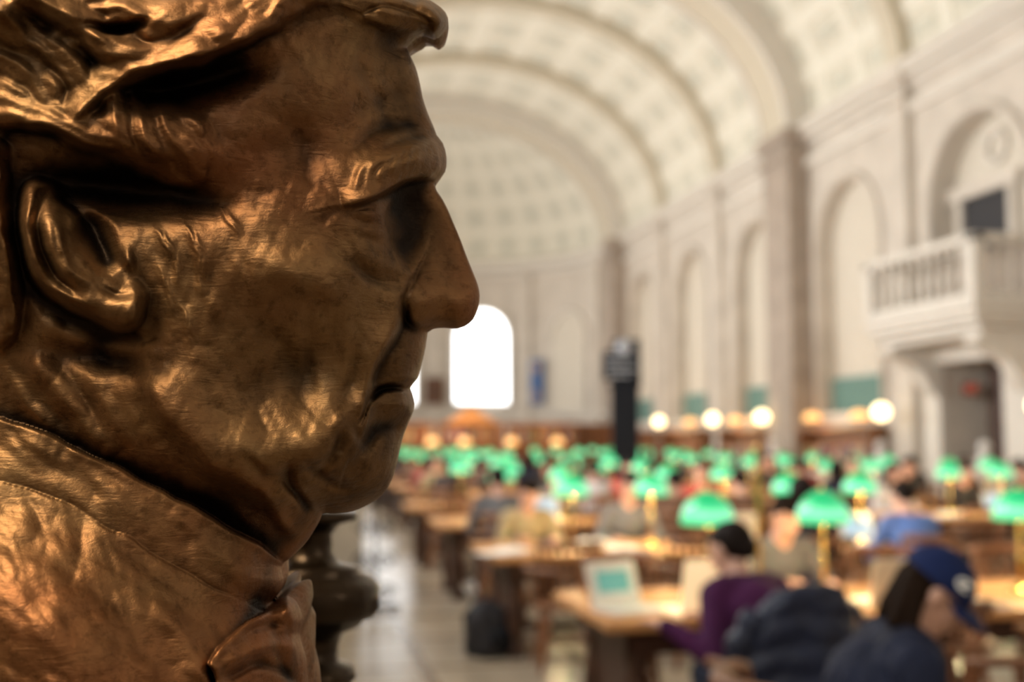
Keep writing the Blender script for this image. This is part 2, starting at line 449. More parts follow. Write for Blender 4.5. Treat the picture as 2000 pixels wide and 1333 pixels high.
T(MB().box(AX-.06,AX+.0,16.25,19.75,3.85,4.9),m_pier,"dark slab standing in for shade behind the balcony")  # added slab, its dark tone standing in for shade between the balusters
T(MB().box(AX+.3,AX+.45,17.35,17.55,4,6.25).box(AX+.3,AX+.45,18.95,19.15,4,6.25).box(AX+.25,AX+.45,17.2,19.3,6.05,6.3),m_wall,"stone frame of the balcony doorway")
T(MB().tube([(AX+.4,17.95+.28*math.cos(2*math.pi*k/24),6.85+.28*math.sin(2*math.pi*k/24)) for k in range(25)],.06,8),m_trim,"round stone relief ring",smooth=True)
bal=E("stone_balcony",(AX,18.0,3.4),label="white stone balcony with balustrade on scroll brackets",category="balcony")
bx0=-1.2
O("balcony_slab",MB().box(bx0-.05,0,-1.75,1.75,.12,.28).box(bx0+.06,0,-1.65,1.65,.0,.12).box(bx0+.18,0,-1.55,1.55,-.12,.0).box(bx0-.1,0,-1.8,1.8,.28,.42),m_trim,parent=bal,bevel=.03)
O("handrail",MB().box(bx0-.08,bx0+.16,-1.78,1.78,1.38,1.52).box(bx0,0,-1.78,-1.54,1.38,1.52).box(bx0,0,1.54,1.78,1.38,1.52),m_trim,parent=bal,bevel=.02)
O("plinth_rail",MB().box(bx0-.05,bx0+.14,-1.75,1.75,.42,.56).box(bx0,0,-1.75,-1.56,.42,.56).box(bx0,0,1.56,1.75,.42,.56),m_trim,parent=bal,bevel=.01)
for yy in(-1.66,1.66):
    O("corner_post",MB().box(bx0-.08,bx0+.16,yy-.12,yy+.12,.42,1.5),m_trim,parent=bal,bevel=.02)
prof=[(.05,.56),(.05,.62),(.03,.66),(.045,.78),(.055,.87),(.04,1.0),(.024,1.16),(.026,1.26),(.05,1.30),(.05,1.38)]
bme=MB().lathe(prof,seg=10).mesh("baluster",True)
bme.materials.append(m_trim)
for k in range(10):
    o=bpy.data.objects.new("baluster",bme); link(o); o.parent=bal; o.location=(bx0+.04,-1.36+k*.302,0)
for yy in(-1.66,1.66):
    for k in range(3):
        o=bpy.data.objects.new("baluster",bme); link(o); o.parent=bal; o.location=(-.22-k*.28,yy,0)
for yy in(-1.35,1.35):
    mb=MB(); pr=[(0,-.12),(bx0+.12,-.12),(bx0+.1,-.24),(-.78,-.38),(-.5,-.56),(-.32,-.86),(-.22,-1.0),(0,-1.05)]
    vs=[(x,yy-.2,z) for x,z in pr]+[(x,yy+.2,z) for x,z in pr]; k=len(pr)
    mb.add(vs,[tuple(range(k)),tuple(range(2*k-1,k-1,-1))]+[(i,i+k,(i+1)%k+k,(i+1)%k) for i in range(k)])
    O("bracket",mb,m_trim,parent=bal,bevel=.02)

# ------------------------------------------------------------------ bookcases & books
def bookcase(w,h,name_label,pediment=False,dp=.4):
    e=E("bookcase",label=name_label,category="bookcase")
    b=MB().box(-w/2,-w/2+.06,0,dp,0,h).box(w/2-.06,w/2,0,dp,0,h).box(-w/2,w/2,dp-.03,dp,0,h).box(-w/2-.05,w/2+.05,-.06,dp,h,h+.1).box(-w/2,w/2,0,dp,0,.15)
    O("carcass",b,m_wood,parent=e,bevel=.01)
    for z in(.15,.6,1.05,1.5):
        if z<h-.3: O("shelf",MB().box(-w/2+.06,w/2-.06,.02,dp-.03,z,z+.03),m_wood,parent=e)
    if pediment:
        mb=MB(); vs=[(-.9,-.05,h+.1),(.9,-.05,h+.1),(.45,-.05,h+.38),(.2,-.05,h+.62),(0,-.05,h+.75),(-.2,-.05,h+.62),(-.45,-.05,h+.38)]
        k=len(vs); vs+=[(x,dp,z) for x,y,z in vs]
        mb.add(vs,[tuple(range(k)),tuple(range(2*k-1,k-1,-1))]+[(i,i+k,(i+1)%k+k,(i+1)%k) for i in range(k)])
        O("pediment",mb,m_wood_l,parent=e,bevel=.02)
    return e
BKM=[M("book_cloth_red",(.35,.05,.03),.6),M("book_cloth_brown",(.22,.10,.04),.6),M("book_cloth_tan",(.5,.32,.14),.6),M("book_cloth_green",(.05,.14,.07),.6),M("book_cloth_cream",(.62,.52,.36),.6),M("book_cloth_blue",(.05,.08,.2),.6)]
bkmesh=[]
for w_,h_ in((.04,.26),(.055,.3),(.07,.33)):
    me=MB().box(-w_/2,w_/2,0,.2,0,h_).mesh("book"); me.materials.append(BKM[0]); bkmesh.append((me,w_))
nb=[0]
def books(x,y,rz,w,levels,maxn):
    for z in levels:
        u=-w/2+.1; c=0
        while u<w/2-.1 and c<maxn:
            me,bw=random.choice(bkmesh)
            if random.random()<.08: u+=.12
            o=bpy.data.objects.new("book",me); link(o)
            o.material_slots[0].link='OBJECT'; o.material_slots[0].material=random.choice(BKM)
            lx=u+bw/2; ly=.06
            o.location=(x+lx*math.cos(rz)-ly*math.sin(rz),y+lx*math.sin(rz)+ly*math.cos(rz),z); o.rotation_euler=(0,0,rz)
            meta(o,"cloth-bound book standing on a wooden shelf","book",group="books on the wall shelves"); nb[0]+=1
            u+=bw+.012; c+=1
for c in(22.8,27.8,32.8,37.3):
    e=bookcase(3.3,1.75,"long oak bookcase filled with books against the wall",dp=.4); e.location=(AX-.5,c,0); e.rotation_euler=(0,0,R(-90))
    if c<30: books(AX-.5,c,R(-90),3.3,(.63,1.08),45)
for k,xc in enumerate((-4.3,-1.9,.6,3.1,5.0)):
    w=2.3 if k<4 else 1.3
    e=bookcase(w,2.0,"dark oak bookcase in front of the apse"+(" with carved pediment" if k==2 else ""),pediment=(k==2)); e.location=(xc,38.8,0)
    if k in(1,2,3): books(xc,38.8,0,w,(1.53,),28)
def plight(loc,en,col,r=.03):
    li=bpy.data.lights.new("lamp_light",'POINT'); li.energy=en; li.color=col; li.shadow_soft_size=r
    lo=bpy.data.objects.new("lamp_light",li); link(lo); lo.location=loc
def shelf_lamp(x,y,z):
    e=E("shelf_lamp",(x,y,z),label="small amber glowing lamp on a bookcase",category="lamp",group="amber lamps on the bookcases")
    O("lamp_base",MB().lathe([(.08,0),(.08,.02),(.02,.04),(.015,.16)],seg=12),m_brass,parent=e,smooth=True)
    O("lamp_shade",MB().lathe([(.2,.14),(.19,.22),(.14,.3),(.05,.33)],seg=16),m_shelfglow,parent=e,smooth=True)
for p in((AX-.3,24.1,1.85),(AX-.3,21.9,1.85),(AX-.3,27.2,1.85),(AX-.3,28.7,1.85),(AX-.3,32.2,1.85)):
    shelf_lamp(*p)
for y in(23.,27.8,32.8): plight((5.6,y,1.9),18,(1,.6,.25),.1)
def counter_lamp(x,y):
    e=E("reading_desk_lamp",(x,y,0),label="standing lamp with amber glowing shade before dark bookcases",category="lamp",group="amber lamps at the apse desks")
    O("lamp_pole",MB().lathe([(.14,0),(.14,.04),(.03,.08),(.02,1.36)],seg=12),m_brass,parent=e,smooth=True)
    O("lamp_shade",MB().lathe([(.2,1.36),(.2,1.45),(.15,1.56),(.06,1.6)],seg=20),m_shelfglow,parent=e,smooth=True)
    plight((x,y+.5,1.7),26,(1,.55,.22),.15)
for x in(-2.6,-.9,.2,1.8,3.4): counter_lamp(x,37.6)
for y in(15.45,20.2,25.9,29.2,33.8):
    e=E("globe_floor_lamp",(5.75,y,0),label="tall bronze standard lamp with a glowing opal globe",category="floor lamp",group="globe lamps along the wall")
    O("lamp_pole",MB().lathe([(.16,0),(.16,.04),(.06,.1),(.03,.2),(.03,.9),(.045,.95),(.025,1.0),(.022,1.85),(.05,1.97)],seg=14),m_bronze_dark,parent=e,smooth=True)
    O("lamp_globe",MB().ell((0,0,2.1),(.165,.165,.165),None,20,14),m_globe,parent=e,smooth=True)

# ------------------------------------------------------------------ tables, chairs, lamps
TL=3.67
def table():
    e=E("reading_table",label="long heavy oak reading table with turned legs",category="table",group="reading tables in rows")
    O("table_top",MB().box(-TL/2,TL/2,-.55,.55,.70,.75),m_wood_l,parent=e,bevel=.012)
    O("apron",MB().box(-TL/2+.12,TL/2-.12,-.45,-.42,.58,.70).box(-TL/2+.12,TL/2-.12,.42,.45,.58,.70).box(-TL/2+.12,-TL/2+.15,-.45,.45,.58,.7).box(TL/2-.15,TL/2-.12,-.45,.45,.58,.7),m_wood_d,parent=e)
    O("stretcher",MB().box(-TL/2+.2,TL/2-.2,-.05,.05,.14,.2),m_wood_d,parent=e,bevel=.01)
    pr=[(.06,0),(.065,.06),(.05,.09),(.045,.13),(.07,.22),(.075,.3),(.05,.45),(.045,.5),(.065,.54),(.065,.70)]
    for x in(-TL/2+.2,0,TL/2-.2):
        for y in(-.36,.36): O("leg",MB().lathe(pr,x,y,0,14),m_wood_d,parent=e,smooth=True)
    for x in(-TL/2+.2,TL/2-.2): O("end_panel",MB().box(x-.02,x+.02,-.32,.32,.12,.6),m_wood_d,parent=e)
    return e
def table_simple():
    mb=MB().box(-TL/2,TL/2,-.55,.55,.70,.75); mb.cur=1
    mb.box(-TL/2+.12,TL/2-.12,-.45,.45,.58,.70).box(-TL/2+.2,TL/2-.2,-.05,.05,.14,.2)
    for x in(-TL/2+.2,0,TL/2-.2):
        for y in(-.36,.36): mb.lathe([(.06,0),(.05,.1),(.075,.3),(.045,.5),(.065,.70)],x,y,0,8)
    return O("reading_table",mb,[m_wood_l,m_wood_d],label="long heavy oak reading table with turned legs",category="table",group="reading tables in rows")
def arcp(rx,ry,z,a0,a1,n): return [(rx*math.cos(a0+(a1-a0)*k/n),ry*math.sin(a0+(a1-a0)*k/n)+.0,z) for k in range(n+1)]
def chair_parts():
    seat=MB().lathe([(.01,.425),(.2,.425),(.235,.435),(.24,.452),(.22,.462),(.01,.456)],seg=24)
    back=MB()
    hoop=[(.27,.16,.68)]+arcp(.27,.25,.69,R(0),R(-180),18)+[(-.27,.16,.68)]
    back.tube(hoop,[.022]*len(hoop),10)
    crest=[(.26*math.cos(R(a)),.27*math.sin(R(a)),.87) for a in range(-30,-151,-10)]
    back.tube(crest,[.02]+[.032]*(len(crest)-2)+[.02],10)
    for a in range(-30,-151,-15):
        back.caps((.19*math.cos(R(a)),.19*math.sin(R(a)),.45),.010,(.262*math.cos(R(a)),.262*math.sin(R(a)),.87),.010,8)
    for sx in(1,-1):
        back.caps((sx*.2,.06,.45),.012,(sx*.265,.10,.69),.014,8); back.caps((sx*.21,-.04,.45),.01,(sx*.268,-.02,.69),.01,8)
    legs=[]
    for sx in(1,-1):
        for sy in(1,-1):
            l=MB().tube([(sx*.14,sy*.13,.43),(sx*.165,sy*.155,.3),(sx*.18,sy*.17,.2),(sx*.195,sy*.19,.1),(sx*.21,sy*.2,0)],[.016,.024,.018,.022,.014],10)
            legs.append(l)
    st=MB().caps((.18,-.17,.2),.011,(.18,.17,.2),.011,8).caps((-.18,-.17,.2),.011,(-.18,.17,.2),.011,8).caps((-.18,0,.2),.011,(.18,0,.2),.011,8)
    return seat,back,legs,st
def chair():
    e=E("armchair",label="rounded oak library armchair with spindle back",category="chair",group="armchairs at the reading tables")
    seat,back,legs,st=chair_parts()
    O("seat",seat,m_wood,parent=e,smooth=True); O("backrest",back,m_wood,parent=e,smooth=True); O("stretcher",st,m_wood,parent=e,smooth=True)
    for l in legs: O("leg",l,m_wood,parent=e,smooth=True)
    return e
def chair_simple():
    seat,back,legs,st=chair_parts(); mb=MB()
    for q in[seat,back,st]+legs: mb.add(q.v,q.f)
    return O("armchair",mb,m_wood,smooth=True,label="rounded oak library armchair with spindle back",category="chair",group="armchairs at the reading tables")
lb=[(.075,0),(.08,.012),(.07,.025),(.03,.035),(.02,.05)]
ls=[(.012,.03),(.012,.15),(.02,.17),(.011,.19),(.010,.52),(.014,.56),(.008,.60)]
lsh=[(.138,.40),(.140,.412),(.138,.43),(.133,.455),(.124,.48),(.110,.505),(.085,.535),(.05,.56),(.02,.572)]
def shade_mb():
    return MB().lathe(lsh,seg=28)
def strip_caps(mb):
    for i,f in enumerate(mb.f):
        if len(f)==28: mb.f.pop(i); mb.m.pop(i); break
    return mb
def desk_lamp():
    e=E("desk_lamp",label="brass desk lamp with a glowing green glass shade",category="lamp",group="green desk lamps on the tables")
    O("lamp_base",MB().lathe(lb,seg=20),m_brass,parent=e,smooth=True)
    O("lamp_stem",MB().lathe(ls,seg=10),m_brass,parent=e,smooth=True)
    O("lamp_shade",strip_caps(shade_mb()),m_green,parent=e,smooth=True)
    O("lamp_bulb",MB().ell((0,0,.465),(.03,.03,.035)),m_bulb,parent=e,smooth=True)
    return e
def desk_lamp_simple():
    mb=MB(); mb.cur=1; mb.lathe(lb,seg=10); mb.lathe(ls,seg=6); mb.cur=0
    s=strip_caps(shade_mb()); mb.add(s.v,s.f); mb.cur=2; mb.ell((0,0,.44),(.035,.035,.05))
    return O("desk_lamp",mb,[m_green,m_brass,m_bulb],smooth=True,label="brass desk lamp with a glowing green glass shade",category="lamp",group="green desk lamps on the tables")
tT,tTs,tC,tCs,tL,tLs=table(),table_simple(),chair(),chair_simple(),desk_lamp(),desk_lamp_simple()
ROWS=[5.65,8.6,11.6]+[14.5+2.75*i for i in range(8)]   # .. 33.75
CX=[-2.23,2.90]
seats=[]
for ri,yc in enumerate(ROWS):
    for ci,xc in enumerate(CX):
        if ri==0 and ci==1: continue
        if ri>=4 and ci==0: xc+=.35
        near=ri<=2
        dup(tT if near else tTs,(xc,yc,0))
        for dx in (-1.13,-.48,.69,1.31):
            dup(tL if near else tLs,(xc+dx,yc,.75),random.random()*6)
            if ri<=6: plight((xc+dx+.035,yc,.75+.405),18 if ri<3 else 11,(1,.68,.36),.02)
        if ri<=8:
            for k,dx in enumerate((-1.35,-.45,.45,1.35)):
                for s in(-1,1):
                    if ri==0 and s==-1 and k==0: continue
                    if ri>4 and s==1: continue
                    pull=random.uniform(.0,.15) if ri<3 else random.uniform(0,.04)
                    px,py=xc+dx+random.uniform(-.06,.06),yc+s*(.80+pull)
                    rz=(0 if s==-1 else math.pi)+random.uniform(-.2,.2)
                    dup(tC if near else tCs,(px,py,0),rz)
                    seats.append((px,py,rz,ri,ci,k,s))

# ------------------------------------------------------------------ people
def rotm(pitch,yaw):
    return Matrix.Rotation(yaw,3,'Z')@Matrix.Rotation(-pitch,3,'X')
def ik(s,t,l1,l2,hint):
    s=Vector(s);t=Vector(t);d=t-s;L=min(d.length,(l1+l2)*.99);dn=d.normalized();t=s+dn*L
    a=(l1*l1-l2*l2+L*L)/(2*L);h=math.sqrt(max(l1*l1-a*a,0)); hv=Vector(hint);hv=(hv-dn*hv.dot(dn)).normalized()
    return s+dn*a+hv*h,t
def body_prims(lean=15,hp=25,hy=0,wl=(-.16,.42,.79),wr=(.16,.42,.79),hipz=.55,bulk=0.,collar=True):
    P=[]
    l=R(lean); u=Vector((0,math.sin(l),math.cos(l)))
    hip=Vector((0,0,hipz)); RT=Matrix.Rotation(-l,3,'X'); B=bulk
    P+=[('e',hip,(.175,.135,.12),RT,'trousers'),('e',hip+u*.17,(.155+B,.12+B,.16),RT,'top'),('e',hip+u*.35,(.18+B,.125+B,.17),RT,'top')]
    sh=hip+u*.47; X=Vector((1,0,0))
    P.append(('c',sh-X*.135,.068+B*.7,sh+X*.135,.068+B*.7,'top'))
    nb=hip+u*.50; hr=R(lean*.5+hp*.5); hu=Vector((0,math.sin(hr),math.cos(hr)))
    hc=nb+hu*.185
    HR=rotm(R(hp),R(hy))
    P.append(('c',nb,.062,hc+HR@Vector((0,-.015,-.05)),.054,'skin'))
    if B and collar: P.append(('c',nb-X*.03+Vector((0,-.03,.01)),.065,nb+X*.03+Vector((0,-.03,.01)),.065,'top'))
    def h(c,r): P.append(('e',hc+HR@Vector(c),r,HR,'skin'))
    h((0,-.012,.025),(.077,.098,.092)); h((0,.022,-.03),(.062,.07,.08)); h((0,.062,-.094),(.03,.026,.022)); h((0,.045,-.08),(.05,.04,.03))
    h((0,.093,-.056),(.024,.010,.007)); h((0,.090,-.068),(.021,.011,.007))
    for s in(1,-1): h((s*.078,-.008,-.012),(.010,.020,.033)); h((s*.035,.065,-.03),(.022,.02,.02))
    P.append(('c',hc+HR@Vector((-.036,.076,.022)),.012,hc+HR@Vector((.036,.076,.022)),.012,'skin'))
    P.append(('c',hc+HR@Vector((0,.090,.008)),.009,hc+HR@Vector((0,.112,-.028)),.014,'skin'))
    for s,w in((-1,wl),(1,wr)):
        so=sh+X*s*(.17+B*.6)-u*.01
        el,wt=ik(so,w,.29,.26,(s*.6,-.3,-1))
        P+=[('c',so,.062+B*.5,el,.048+B*.5,'top'),('c',el,.048+B*.5,wt,.034+B*.25,'top')]
        fd=(wt-el).normalized(); fd=Vector((fd.x*.7-s*.15,fd.y,fd.z*.3)).normalized()
        sd=fd.cross(Vector((0,0,1))).normalized(); dn=Vector((0,0,-1))
        P+=[('c',wt,.026,wt+fd*.03,.026,'skin')]
        for k in range(4):
            P.append(('c',wt+fd*.025+sd*(k-1.5)*.016,.014,wt+fd*.085+sd*(k-1.5)*.021,.0115,'skin'))
            kn=wt+fd*.09+sd*(k-1.5)*.022; ln=(.036,.042,.039,.03)[k]
            m1=kn+fd*ln*.9+dn*.004; m2=m1+fd*ln*.55+dn*.016
            P+=[('c',kn,.0095,m1,.0085,'skin'),('c',m1,.0085,m2,.0075,'skin')]
        tb=wt+fd*.03+sd*(-s)*.024; t1=tb+fd*.035+sd*(-s)*.028; t2=t1+fd*.03+sd*(-s)*.004
        P+=[('c',tb,.014,t1,.011,'skin'),('c',t1,.011,t2,.009,'skin')]
        hj=hip+X*s*.095; kn=Vector((s*.13,.43,hipz-.01)); an=Vector((s*.12,.40,.10)); 
        P+=[('c',hj,.095,kn,.065,'trousers'),('c',kn,.063,an,.043,'trousers'),('c',an+Vector((0,-.03,-.045)),.038,an+Vector((0,.15,-.06)),.034,'shoe')]
    return P,hc,HR,hip,u
TAG=['skin','top','trousers','shoe']
def prims_mesh(P,name,vox,smooth=3):
    mb=MB()
    for p in P:
        if p[0]=='e': mb.ell(p[1],p[2],p[3],18,12)
        else: mb.caps(p[1],p[2],p[3],p[4],12)
    me=mb.mesh(name); o=bpy.data.objects.new(name,me); link(o)
    r=o.modifiers.new("r",'REMESH'); r.mode='VOXEL'; r.voxel_size=vox
    sm=o.modifiers.new("s",'SMOOTH'); sm.factor=.5; sm.iterations=smooth
    dg=bpy.context.evaluated_depsgraph_get(); ev=o.evaluated_get(dg)
    nm=bpy.data.meshes.new_from_object(ev); nm.name=name
    bpy.data.objects.remove(o)
    nf=len(nm.polygons); nm.polygons.foreach_set("use_smooth",[True]*nf)
    c=np.empty(nf*3); nm.polygons.foreach_get("center",c); c=c.reshape(-1,3)
    best=np.full(nf,1e9); tag=np.zeros(nf,int)
    for p in P:
        if p[0]=='e':
            Ri=np.array(p[3].transposed()) if p[3] is not None else np.eye(3)
            q=(c-np.array(p[1]))@Ri.T; rr=np.array(p[2]); k=np.linalg.norm(q/rr,axis=1); dd=(k-1)*rr.min(); tg=p[4]
        else:
            a=np.array(p[1]);b=np.array(p[3]);ab=b-a; t=np.clip(((c-a)@ab)/(ab@ab+1e-9),0,1)
            dd=np.linalg.norm(c-(a+t[:,None]*ab),axis=1)-(p[2]+(p[4]-p[2])*t); tg=p[5]
        m=dd<best; best[m]=dd[m]; tag[m]=TAG.index(tg)
    nm.polygons.foreach_set("material_index",tag.astype(np.int32)); nm.update()
    return nm
def hair_mesh(hc,HR,style,name,vox):
    P=[]
    def h(c,r): P.append(('e',hc+HR@Vector(c),r,HR,'skin'))
    h((0,-.03,.04),(.084,.096,.084))
    h((0,-.055,-.0),(.078,.07,.08))
    if style!='capped': h((0,.045,.085),(.06,.04,.03))
    if style=='long':
        for s in(1,-1):
            a=hc+HR@Vector((s*.070,-.02,.02)); P.append(('c',a,.028,a+Vector((s*.012,.0,-.2)),.022,'skin'))
            a=hc+HR@Vector((s*.064,-.06,.01)); P.append(('c',a,.034,a+Vector((s*.02,-.01,-.2)),.028,'skin'))
        a=hc+HR@Vector((0,-.07,0)); P.append(('c',a,.06,a+Vector((0,-.01,-.17)),.05,'skin'))
    if style=='capped':
        for s in(1,-1):
            a=hc+HR@Vector((s*.064,-.06,-.02)); P.append(('c',a,.028,a+Vector((s*.035,-.05,-.15)),.022,'skin'))
            a=hc+HR@Vector((s*.05,-.08,-.01)); P.append(('c',a,.034,a+Vector((s*.03,-.07,-.12)),.028,'skin'))
        a=hc+HR@Vector((0,-.085,-.01)); P.append(('c',a,.045,a+Vector((0,-.06,-.09)),.04,'skin'))
    if style=='bun': h((0,-.06,.02),(.088,.085,.098)); h((0,-.10,-.03),(.06,.05,.06))
    if style=='tail':
        a=hc+HR@Vector((0,-.1,.02)); P.append(('c',a,.035,a+Vector((0,-.04,-.18)),.022,'skin'))
    return prims_mesh(P,name,vox,2)
POSE={}
def get_pose(key,vox=.013,**k):
    if key not in POSE:
        P,hc,HR,hip,u=body_prims(**k); POSE[key]=(prims_mesh(P,"body",vox),hc,HR,{})
        me=POSE[key][0]
        for m in(m_skin,m_blk,m_jean,m_shoe): me.materials.append(m)
    return POSE[key]
def person(key,loc,rz,top,trou,hairm,style,label,skin=None,vox=.013,**k):
    me,hc,HR,hs=get_pose(key,vox,**k)
    o=bpy.data.objects.new("person",me); link(o); o.location=loc; o.rotation_euler=(0,0,rz)
    for i,m in enumerate((skin or m_skin,top,trou,m_shoe)):
        o.material_slots[i].link='OBJECT'; o.material_slots[i].material=m
    if style:
        if style not in hs:
            hm=hair_mesh(hc,HR,style,"hair",vox*.9); hm.materials.append(m_hair)
            hm.polygons.foreach_set("material_index",[0]*len(hm.polygons)); hs[style]=hm
        h=bpy.data.objects.new("hair",hs[style]); link(h); h.parent=o
        h.material_slots[0].link='OBJECT'; h.material_slots[0].material=hairm
    meta(o,label,"person")
    return o,hc,HR
def eyes(o,hc,HR):
    for s in(1,-1):
        mb=MB().ell(hc+HR@Vector((s*.031,.078,.002)),(.011,.008,.007),HR)
        O("eye",mb,m_dark,parent=o,smooth=True)

pp,hc,HR=person("purple",(-3.36,4.66,-.02),R(19),m_purple,m_jean,m_hair,'bun',"person in a plum sweater leaning over a laptop",vox=.0075,lean=38,hp=26,hy=14,wl=(-.38,.38,.78),wr=(-.04,.46,.78),bulk=.022,collar=False)
eyes(pp,hc,HR)
O("collar",MB().tube([hc+Vector((.075*math.cos(a),.075*math.sin(a)-.03,-.145+.02*math.cos(a))) for a in [2*math.pi*k/16 for k in range(17)]],.022,8),m_lblue,parent=pp,smooth=True)
ch=dup(tC,(-3.50,4.40,0),R(12),label="oak library armchair with a dark puffer jacket over its back")
def puffer():
    mb=MB(); nz=72; na=56; vs=[]
    for i in range(nz+1):
        t=i/nz; z=1.03-t*.86
        w=.15+.13*min(1,t*4)**.7-.01*t; dpt=.03+.045*min(1,t*3)
        for k in range(na):
            a=2*math.pi*k/na; cx=math.cos(a); sx=math.sin(a)
            puff=.019*abs(math.sin(t*math.pi*8+.5*math.sin(2*a)))**.6+.008*math.sin(5*a+9*t)
            e=.75
            x=(w+puff)*math.copysign(abs(cx)**e,cx); y=(dpt+puff)*math.copysign(abs(sx)**e,sx)
            y+= .10*(x/.29)**2 -.28 - .030*math.sin(14*x+2*t)*t
            zz=z-.08*(x/.29)**2*(1-t)
            vs.append((x,y,zz))
    fs=[(i*na+k,(i+1)*na+k,(i+1)*na+(k+1)%na,i*na+(k+1)%na) for i in range(nz) for k in range(na)]
    fs.append(tuple(range(na))); fs.append(tuple(nz*na+k for k in range(na))[::-1])
    return mb.add(vs,fs)
jk=E("puffer_jacket",(-3.56,4.40,0),R(12),label="navy quilted puffer jacket draped over a chair back",category="jacket")
O("jacket_shell",puffer(),m_navy2,parent=jk,smooth=True)
for s in(1,-1):
    pts=[(s*.21,-.20,.92),(s*.28,-.18,.80),(s*.31,-.17,.62),(s*.31,-.16,.45),(s*.29,-.17,.28)]
    P2=[];rr=[]
    for i in range(len(pts)-1):
        for q in range(8):
            t=q/8; P2.append(Vector(pts[i]).lerp(Vector(pts[i+1]),t)); rr.append(.048+.014*abs(math.sin((i*8+q)*math.pi/5)))
    O("jacket_sleeve",MB().tube(P2,rr,14),m_navy2,parent=jk,smooth=True)
O("jacket_hood",MB().ell((0,-.27,.99),(.14,.06,.05),None,18,12),m_navy2,parent=jk,smooth=True)

cp,hc,HR=person("cap",(-3.90,3.22,-.02),R(-104),m_navy,m_jean,m_hair2,'capped',"person in navy jacket and blue baseball cap bent over",vox=.0075,lean=26,hp=42,hy=-8,wl=(-.1,.40,.70),wr=(.1,.40,.70),bulk=.045)
eyes(cp,hc,HR)
def capmesh():
    mb=MB(); vs=[];nu=28;nv=8
    for i in range(nv+1):
        th=(math.pi/2+.08)*i/nv
        for k in range(nu):
            a=2*math.pi*k/nu; vs.append((.096*math.sin(th)*math.cos(a),-.020+.116*math.sin(th)*math.sin(a),.030+.108*math.cos(th)))
    return mb.add(vs,[(i*nu+k,(i+1)*nu+k,(i+1)*nu+(k+1)%nu,i*nu+(k+1)%nu) for i in range(nv) for k in range(nu)])
def xf(mb): mb.v=[tuple(hc+HR@Vector(v)) for v in mb.v]; return mb
c1=O("cap",xf(capmesh()),m_capb,parent=cp,smooth=True,label="navy baseball cap with small white emblem")
br=MB(); vs=[]
for i in range(9):
    a=R(20+140*i/8)
    for q,rr_ in enumerate((.09,.14,.185)):
        vs.append((rr_*math.cos(a)*.80,-.01+rr_*math.sin(a)*1.03,.034-.018*abs(math.cos(a))*1.5-.012*q)); 
br.add(vs,[(i*3+q,(i+1)*3+q,(i+1)*3+q+1,i*3+q+1) for i in range(8) for q in range(2)])
b_=O("cap_brim",xf(br),m_capb,parent=c1,smooth=True); sm=b_.modifiers.new("s",'SOLIDIFY'); sm.thickness=.005
em=MB().tube([Vector((.090,.026+.022*math.cos(a),.070+.014*math.sin(a))) for a in [R(40+280*k/12) for k in range(13)]],.005,6)
em.tube([Vector((.092,.016,.060)),Vector((.090,.036,.081))],.005,6)
O("emblem",xf(em),m_white,parent=c1,label="small white embroidered emblem")
dup(tC,(-3.96,3.22,0),R(-98))
dup(tC,(-2.72,3.95,0),R(70))

def laptop(loc,rz,lid,screen,label,logo=False,ang=105,s=1.,fr=0.):
    e=E("laptop",loc,rz,label=label,category="laptop")
    O("keyboard_base",MB().box(-.15*s,.15*s,-.11*s,.11*s,0,.02),lid,parent=e,bevel=.005)
    mt=Matrix.Translation((0,.11*s,.02))@Matrix.Rotation(R(90-ang),4,'X')
    l=O("lid",MB().box(-.15*s,.15*s,-.006,.006,0,.22*s,mt),lid,parent=e,bevel=.004)
    O("screen",MB().box((-.125+fr)*s,(.125-fr)*s,-.009,-.0065,(.035+fr)*s,(.195-fr)*s,mt),screen,parent=l)
    if logo:
        mb=MB(); k=20; vs=[]
        for i in range(k):
            a=2*math.pi*i/k; r_=.023*(1-.18*abs(math.cos(a))**8*(1 if math.cos(a)>0 else 0)); vs.append(mt@Vector((r_*math.cos(a),.008,.115*s+r_*math.sin(a)*1.05)))
        mb.add(vs,[tuple(range(k))[::-1]])
        z0=.115*s+.026
        lf=[mt@Vector(p) for p in((0,.008,z0),(.009,.008,z0+.006),(.010,.008,z0+.018),(.001,.008,z0+.010))]
        mb.add(lf,[(3,2,1,0)])
        O("lid_emblem",mb,m_logo,parent=l,label="glowing fruit-shaped emblem")
    return e
laptop((-3.86,5.40,.75),R(20),m_alu,m_screen,"white-framed laptop with a green page on screen",ang=108,fr=.025)
laptop((-3.53,5.34,.75),R(190),m_lidglow,m_screenw,"white laptop seen from behind with glowing emblem",logo=True,ang=103,s=1.18)
laptop((-2.50,5.45,.75),R(190),m_lidwarm,m_screenw,"white laptop opened on the table",ang=100)
laptop((-.95,8.45,.75),R(5),m_alu,m_screenw,"laptop with a pale blue glowing screen",ang=108)
laptop((-1.9,8.9,.75),R(180),m_alu,m_screenw,"silver laptop opened on the table",ang=105)
laptop((-2.9,11.4,.75),R(5),m_alu,m_screenw,"laptop with a pale glowing screen",ang=108)
laptop((2.3,11.4,.75),R(-5),m_alu,m_screenw,"laptop with a pale glowing screen",ang=108)
